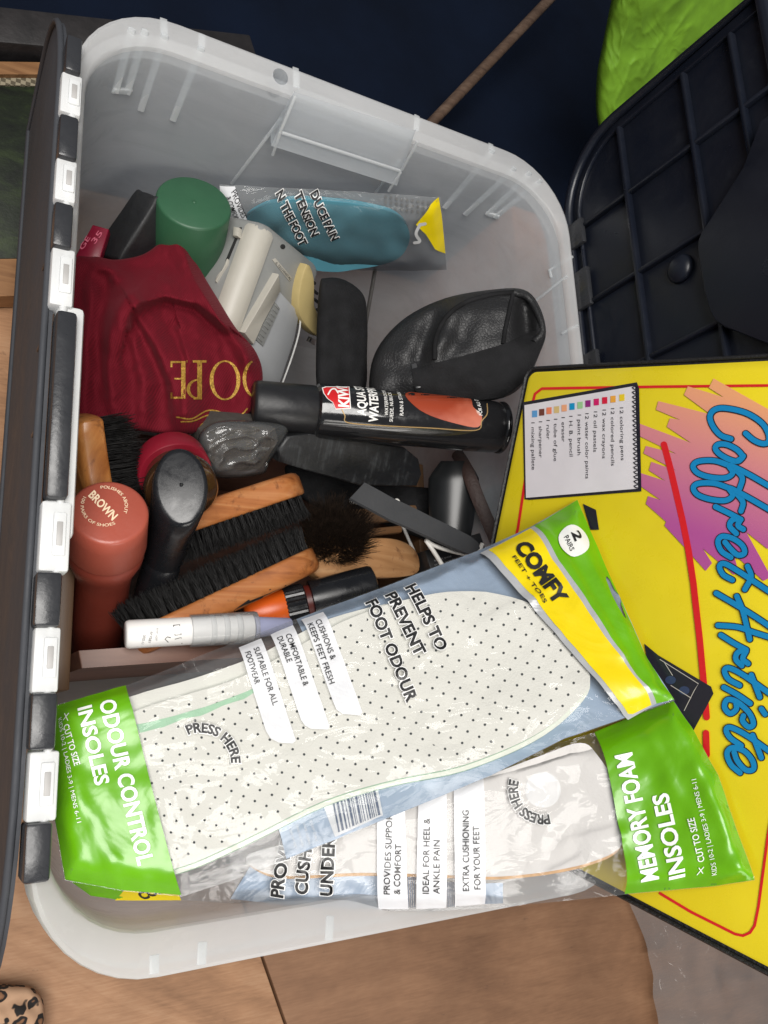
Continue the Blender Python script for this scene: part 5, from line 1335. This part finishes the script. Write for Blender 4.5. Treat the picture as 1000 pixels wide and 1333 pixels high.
# printed ends
gp = [(73.5, 918), (164, 892.5), (176, 930), (195, 1008), (215, 1085), (236, 1165), (160, 1159), (85, 1145), (71, 1060), (71, 980)]
m = MB(); m.add(shape(gp, F1, .0003, 6)); g1 = m.build('green_end', GREENM, pk1, 180)
m = MB(); text_px(m, 'ODOUR CONTROL', (134, 921), (184, 1130), 20.5, F1, .0013, .028); text_px(m, 'INSOLES', (106, 929), (130, 1029), 18.5, F1, .0013, .028)
text_px(m, 'CUT TO SIZE', (86, 950), (102, 1003), 8.5, F1, .0013, .012); text_px(m, 'KIDS 10-2 | LADIES 3-9 | MENS 6-11', (77, 938), (106, 1076), 6, F1, .0013, 0)
strokes([[(88, 934), (93, 944)], [(94, 935), (86, 942)]], 1.1, F1, .0013, m, False); m.build('lettering', WHITEM, g1)
yb = [(634, 720), (662, 704), (689, 690), (700, 714), (712, 738), (736, 773), (777, 836), (815, 885), (846, 919), (819, 932), (796, 916), (768, 884), (740, 850), (714, 822), (690, 791), (670, 768), (651, 746)]
m = MB(); m.add(shape([(624, 722), (694, 687), (720, 740), (745, 775), (785, 838), (820, 884), (853, 917), (818, 937), (790, 918), (735, 856), (684, 797), (645, 752)], F1, .0003, 7)); gs1 = m.build('grey_band', GREYM, pk1, 180)
m = MB(); m.add(shape(yb, F1, .0006, 6)); y1 = m.build('yellow_band', YELLOWM, pk1, 180)
gr = [(694, 687), (751.5, 651), (768, 691), (790, 739), (815, 798), (838, 851), (861, 889), (877, 911), (853, 917), (820, 884), (785, 838), (745, 775), (720, 740)]
hole = [(785, 757), (788, 752), (793, 755), (799, 769), (806, 776), (808, 783), (807, 789), (811, 803), (811, 809), (806, 808), (797, 796), (790, 780)]
m = MB(); m.add(shape(gr, F1, .0003, 6, [hole])); g2 = m.build('green_end', GREENM, pk1, 180)
m = MB(); m.add(shape(circle(740, 714, 20.5, 28), F1, .0013, 6)); cc = m.build('white_disc', printed('pale_disc', (.72, .73, .70), .35, .03, .2), g2, 180)
m = MB(); text_px(m, '2', (735, 706), (739.5, 716.5), 12, F1, .0018, .03); m.build('lettering', BLACKM, cc); m = MB(); text_px(m, 'PAIRS', (726.5, 710), (735, 728), 5.4, F1, .0018, .01); m.build('lettering', BLACKM, cc)
m = MB(); text_px(m, 'COMFY', (664, 722), (716, 798), 19, F1, .0018, .05); text_px(m, 'FEET + TOES', (660, 736), (700, 796), 5.5, F1, .0018, .012); m.build('logo_lettering', BLACKM, y1)
# tabs and slogans
for poly in ([(311, 847), (340, 835), (384, 970), (380, 974), (362, 973), (352, 968), (346, 958)], [(352, 830), (381, 817), (427, 952), (425, 956), (404, 955), (396, 951), (391, 944)], [(392, 808), (420, 799), (469, 934), (466, 938), (444, 936), (436, 931), (432, 922)]):
    m = MB(); m.add(shape(poly, F1, .0004, 6)); m.build('white_tab', TABM, front1, 180)
m = MB()
for s_, p0, p1 in (('SUITABLE FOR ALL', (330, 852), (355, 926)), ('FOOTWEAR', (319, 858), (332, 899)), ('COMFORTABLE &', (371, 834), (394, 902)), ('DURABLE', (360, 838), (373, 872)), ('CUSHIONS &', (409, 815), (429, 868)), ('KEEPS FEET FRESH', (399, 820), (427, 899))): text_px(m, s_, p0, p1, 7.6, F1, .0014, .006)
m.build('tab_lettering', BLACKM, front1)
outlined(pk1, 'slogan', [('HELPS TO', (525, 772), (565, 857), 14.5), ('PREVENT', (499, 783), (537, 863), 14.5), ('FOOT ODOUR', (474, 792), (526, 922), 14.5), ('arc', 'PRESS HERE', (263, 999), 39, -113, 0, 12)], F1, front1)
# label with bar code showing on the reverse
m = MB(); m.add(shape([(358, 1064), (420, 1046), (492, 1018), (500, 1062), (440, 1092), (374, 1116)], S1, .0010, 9)); lb = m.build('barcode_label', BLUEM, back1, 180)
m = MB(); m.add(shape([(420, 1047), (490, 1020), (498, 1062), (436, 1090)], S1, .0014, 9)); m.build('barcode_field', printed('pale_grey_print', (.55, .56, .58), .4, .03, .1), lb, 180)
m = MB(); x = 432.0
while x < 488:
    wdt = RND.choice((.8, 1.2, 2.2, 3)); t0, t1 = x, x + wdt
    yt = lambda q_: 1043 - (q_ - 432) * .40; yb_ = lambda q_: 1086 - (q_ - 432) * .42
    m.add(shape([(t0, yt(t0)), (t1, yt(t1)), (t1 + 8, yb_(t1 + 4)), (t0 + 8, yb_(t0 + 4))], S1, .0018)); x += wdt + RND.choice((1, 1.6, 2.4))
m.build('barcode', plain('barcode_ink', srgb(70, 84, 108), .5), lb, kind='stuff')
m = MB()
for k in range(4): text_px(m, ('CARE OF FEET', 'MADE FOR SHOES', 'WIPE CLEAN', 'KEEP DRY')[k], (376 + 9 * k, 1078 - 3 * k), (384 + 9 * k, 1106 - 3 * k), 3, S1, .0016, 0)
m.build('label_lettering', printed('pale_print', (.6, .63, .68), .5), lb)

# --- packet below it
def wave2(px, py): return .0012 * noise.noise(Vector((px / 50, py / 50, 11))) + .0008 * noise.noise(Vector((px / 20, py / 24, 15)))
S2 = Sheet([(975, 1140, CASE.hit(975, 1140, .008)), (810, 1163, CASE.hit(810, 1163, .02)), (785, 975, CASE.hit(785, 975, .006)), (640, 1180, at(640, 1180, z=.302)), (400, 1182, at(400, 1182, z=.274)), (370, 1110, at(370, 1110, z=.272)), (550, 1045, at(550, 1045, z=.288)), (120, 1165, at(120, 1165, z=.247)), (878, 914, CASE.hit(878, 914, .004))], CASE, .003, wave2)
O2 = [(92, 1150), (100, 1120), (200, 1080), (330, 1062), (480, 1030), (600, 1000), (700, 975), (775, 953), (830, 930), (878, 911), (900, 945), (935, 1008), (960, 1080), (984, 1146), (930, 1154), (812, 1165), (745, 1172), (690, 1177), (655, 1182), (560, 1186), (480, 1186), (400, 1182), (330, 1178), (240, 1172), (160, 1172), (115, 1165)]
def crease2(px, py):
    c = 0
    for a, b, wd, k in (((250, 1120), (350, 1080), 7, .003), ((330, 1150), (420, 1130), 6, .003), ((290, 1130), (300, 1165), 5, .002), ((640, 1150), (700, 1130), 6, .003), ((700, 1150), (760, 1120), 6, .004), ((740, 1100), (800, 1085), 6, .003), ((680, 1010), (740, 985), 5, .002), ((840, 960), (870, 1030), 6, .0016), ((900, 1000), (940, 1090), 7, .0016), ((430, 1160), (445, 1150), 4, .003), ((500, 1140), (660, 1165), 4, .0018)):
        c += k * .75 * ridge(px, py, a, b, wd * 1.4)
    return c
pk2, F2, back2, front2 = packet('insole_packet', 'packet of white memory foam insoles tucked under the odour control one', S2, O2, .0115, FILMT, at(560, 1110, z=.24), crease2)
FOAM = plain('white_foam_cloth', srgb(209, 206, 203), .8, var=.02, vscale=60, bmp=.2, bscale=700); TANF = plain('tan_foam', srgb(196, 162, 124), .8, var=.15, vscale=200, bmp=.5, bscale=300)
sf = smooth_closed([(330, 1110), (420, 1085), (520, 1050), (620, 1015), (700, 985), (752, 968), (775, 985), (800, 1030), (806, 1080), (800, 1104), (760, 1122), (700, 1134), (640, 1139), (560, 1136), (470, 1134), (380, 1138), (340, 1130)], 5)
stack(pk2, S2, [(x + 1, y + 5) for x, y in sf], .0040, .0008, 'insole', [TANF, TANF]); i2 = stack(pk2, S2, sf, .0085, .0040, 'insole', [FOAM, TANF])
m = MB(); m.add(shape(circle(704, 1028, 23, 30), S2, .0088)); m.build('pale_spot', plain('bright_spot', (.74, .735, .73), .6), i2)
m = MB(); m.add(shape([(340, 1105), (420, 1110), (496, 1128), (497, 1184), (400, 1181), (300, 1170)], S2, .0002, 9)); m.build('blue_label', BLUEM, back2, 180)
m = MB(); m.add(shape([(628, 1150), (655, 1149), (655, 1176), (628, 1177)], S2, .0002, 9)); m.build('blue_label', BLUEM, back2, 180)
m = MB(); x = 531.0
while x < 545:
    m.add(shape([(x, 1140), (x + 1.2, 1140), (x + 2, 1182), (x + .8, 1182)], S2, .0004)); x += 2.6
x = 580.0
while x < 592:
    m.add(shape([(x, 1148), (x + 1.2, 1148), (x + 1.6, 1180), (x + .4, 1180)], S2, .0004)); x += 2.6
m.build('barcode', plain('barcode_ink_pale', srgb(120, 130, 150), .5), back2, kind='stuff')
gp2 = [(774, 953), (830, 930), (877, 912), (900, 946), (934, 1009), (959, 1081), (982, 1145), (930, 1153), (813, 1163.5), (808, 1120), (795, 1055), (785, 1000)]
m = MB(); m.add(shape(gp2, F2, .0003, 6)); g3 = m.build('green_end', GREENM, pk2, 180)
m = MB(); text_px(m, 'MEMORY FOAM', (850, 1141), (815, 981), 22, F2, .0013, .028); text_px(m, 'INSOLES', (883.5, 1138), (860, 1032), 20.5, F2, .0013, .028)
text_px(m, 'CUT TO SIZE', (907, 1118), (893, 1063), 8.8, F2, .0013, .012); text_px(m, 'KIDS 10-2 | LADIES 3-9 | MENS 6-11', (924, 1136), (896, 1014), 6.2, F2, .0013, 0)
strokes([[(899, 1136), (906, 1126)], [(900, 1127), (906, 1134)]], 1.1, F2, .0013, m, False); m.build('lettering', WHITEM, g3)
for poly in ([(493, 1183), (493, 1068), (528, 1050), (532, 1183)], [(542, 1183), (545, 1046), (581, 1030), (581, 1181)], [(592, 1179), (590, 1026), (628, 1012), (631, 1176)]):
    m = MB(); m.add(shape(poly, F2, .0004, 6)); m.build('white_tab', TABM, front2, 180)
m = MB()
for s_, p0, p1 in (('PROVIDES SUPPORT', (509, 1161), (513, 1052)), ('& COMFORT', (522, 1161), (524, 1097)), ('IDEAL FOR HEEL &', (558.5, 1160), (560, 1064)), ('ANKLE PAIN', (572, 1160), (572.5, 1092)), ('EXTRA CUSHIONING', (609.5, 1156), (609, 1054)), ('FOR YOUR FEET', (624, 1154), (622, 1074))): text_px(m, s_, p0, p1, 8.2, F2, .0014, .006)
m.build('tab_lettering', BLACKM, front2)
outlined(pk2, 'slogan', [('PROVIDES', (372, 1166), (392, 1062), 15.5), ('CUSHION', (404, 1161), (415, 1062), 15.5), ('UNDER', (436, 1162), (440, 1088), 15.5), ('arc', 'PRESS HERE', (704, 1027), 33, 80, 196, 12)], F2, front2)
m = MB(); m.add(shape([(95, 1148), (112, 1140), (172, 1146), (160, 1172), (118, 1166)], F2, .0003, 6)); m.build('green_end', GREENM, pk2, 180)
m = MB(); m.add(shape([(150, 1172), (178, 1150), (236, 1148), (236, 1172)], F2, .0004, 6)); y2 = m.build('yellow_band', YELLOWM, pk2, 180)
m = MB(); text_px(m, 'COM', (188, 1171), (222, 1158), 11, F2, .0008, .05); m.build('logo_lettering', BLACKM, y2)

# --- blue gel packet at the back
S3 = plane3(at(305, 250, y=.214), at(572, 258, y=.219), at(580, 350, y=.200))
O3 = [(286, 240), (330, 243), (400, 246), (500, 252), (574, 257), (578, 300), (582, 352), (500, 353), (430, 352), (395, 340), (350, 330), (300, 300), (288, 270)]
class W3:
    n = S3.n
    def hit(s, px, py, off=0): return S3.hit(px, py, off + .0012 * noise.noise(Vector((px / 25, py / 25, 21))))
W = W3(); pk3 = thing('insole_packet', 'clear packet with one teal gel insole leaning on the back wall', 'insole packet', at(440, 345, y=.2), 'insole packets')
F3 = Film(W, O3, .006, 10.0)
F3.n = S3.n
m = MB(); m.add(shape(O3, W, -.0004, 12)); b3 = m.build('back_film', clear_film('grey_back_film', (.62, .64, .66), .04, .22, .15, 40, .4), pk3, 180)
m = MB(); m.add(shape(O3, F3, 0, 7)); f3 = m.build('front_film', FILM, pk3, 180)
TEAL = plain('teal_gel', srgb(84, 142, 158), .35, var=.05, vscale=40)
st_ = smooth_closed([(320, 285), (338, 266), (380, 255), (440, 258), (500, 268), (528, 288), (531, 312), (515, 332), (470, 345), (420, 348), (385, 336), (345, 320)], 5)
m = MB(); m.add(slab_px(st_, W, .0045, .0002, 14)); i3 = m.build('insole', TEAL, pk3, 40)
m = MB(); m.add(shape([(560, 262), (571, 256), (575, 280), (580, 330), (565, 318), (553, 298), (540, 285)], F3, .0004, 6)); m.build('yellow_band', YELLOWM, pk3, 180)
m = MB(); m.add(shape([(286, 241), (306, 242), (322, 280), (318, 300), (298, 296), (288, 268)], F3, .0004, 6)); tb3 = m.build('white_tab', TABM, pk3, 180)
m = MB(); text_px(m, 'PROVIDES', (301, 247), (315, 276), 7, F3, .0008, .006); text_px(m, '& COMFORT', (294, 252), (306, 282), 7, F3, .0008, .006); m.build('tab_lettering', BLACKM, tb3)
outlined(pk3, 'slogan', [('DUCE PAIN', (404, 250), (431, 305), 10.5), ('TENSION', (383, 250), (405, 300), 10.5), ('N THE FOOT', (359, 249), (390, 312), 10.5)], F3, f3)
m = MB()
for i in range(9):
    for j in range(3): m.add(shape(circle(502 + 7 * i, 256.5 + 7 * j + .8 * i, 2.1, 8), W, .0003))
m.build('dot_print', plain('grey_dot', (.2, .2, .2), .5), b3, kind='stuff')
m = MB(); strokes([[(545, 285), (540, 296), (545, 306), (538, 308)], [(545, 285), (552, 284)]], 4, F3, .0006, m); m.build('hook_print', printed('pale_hook', (.5, .5, .5), .4), f3)
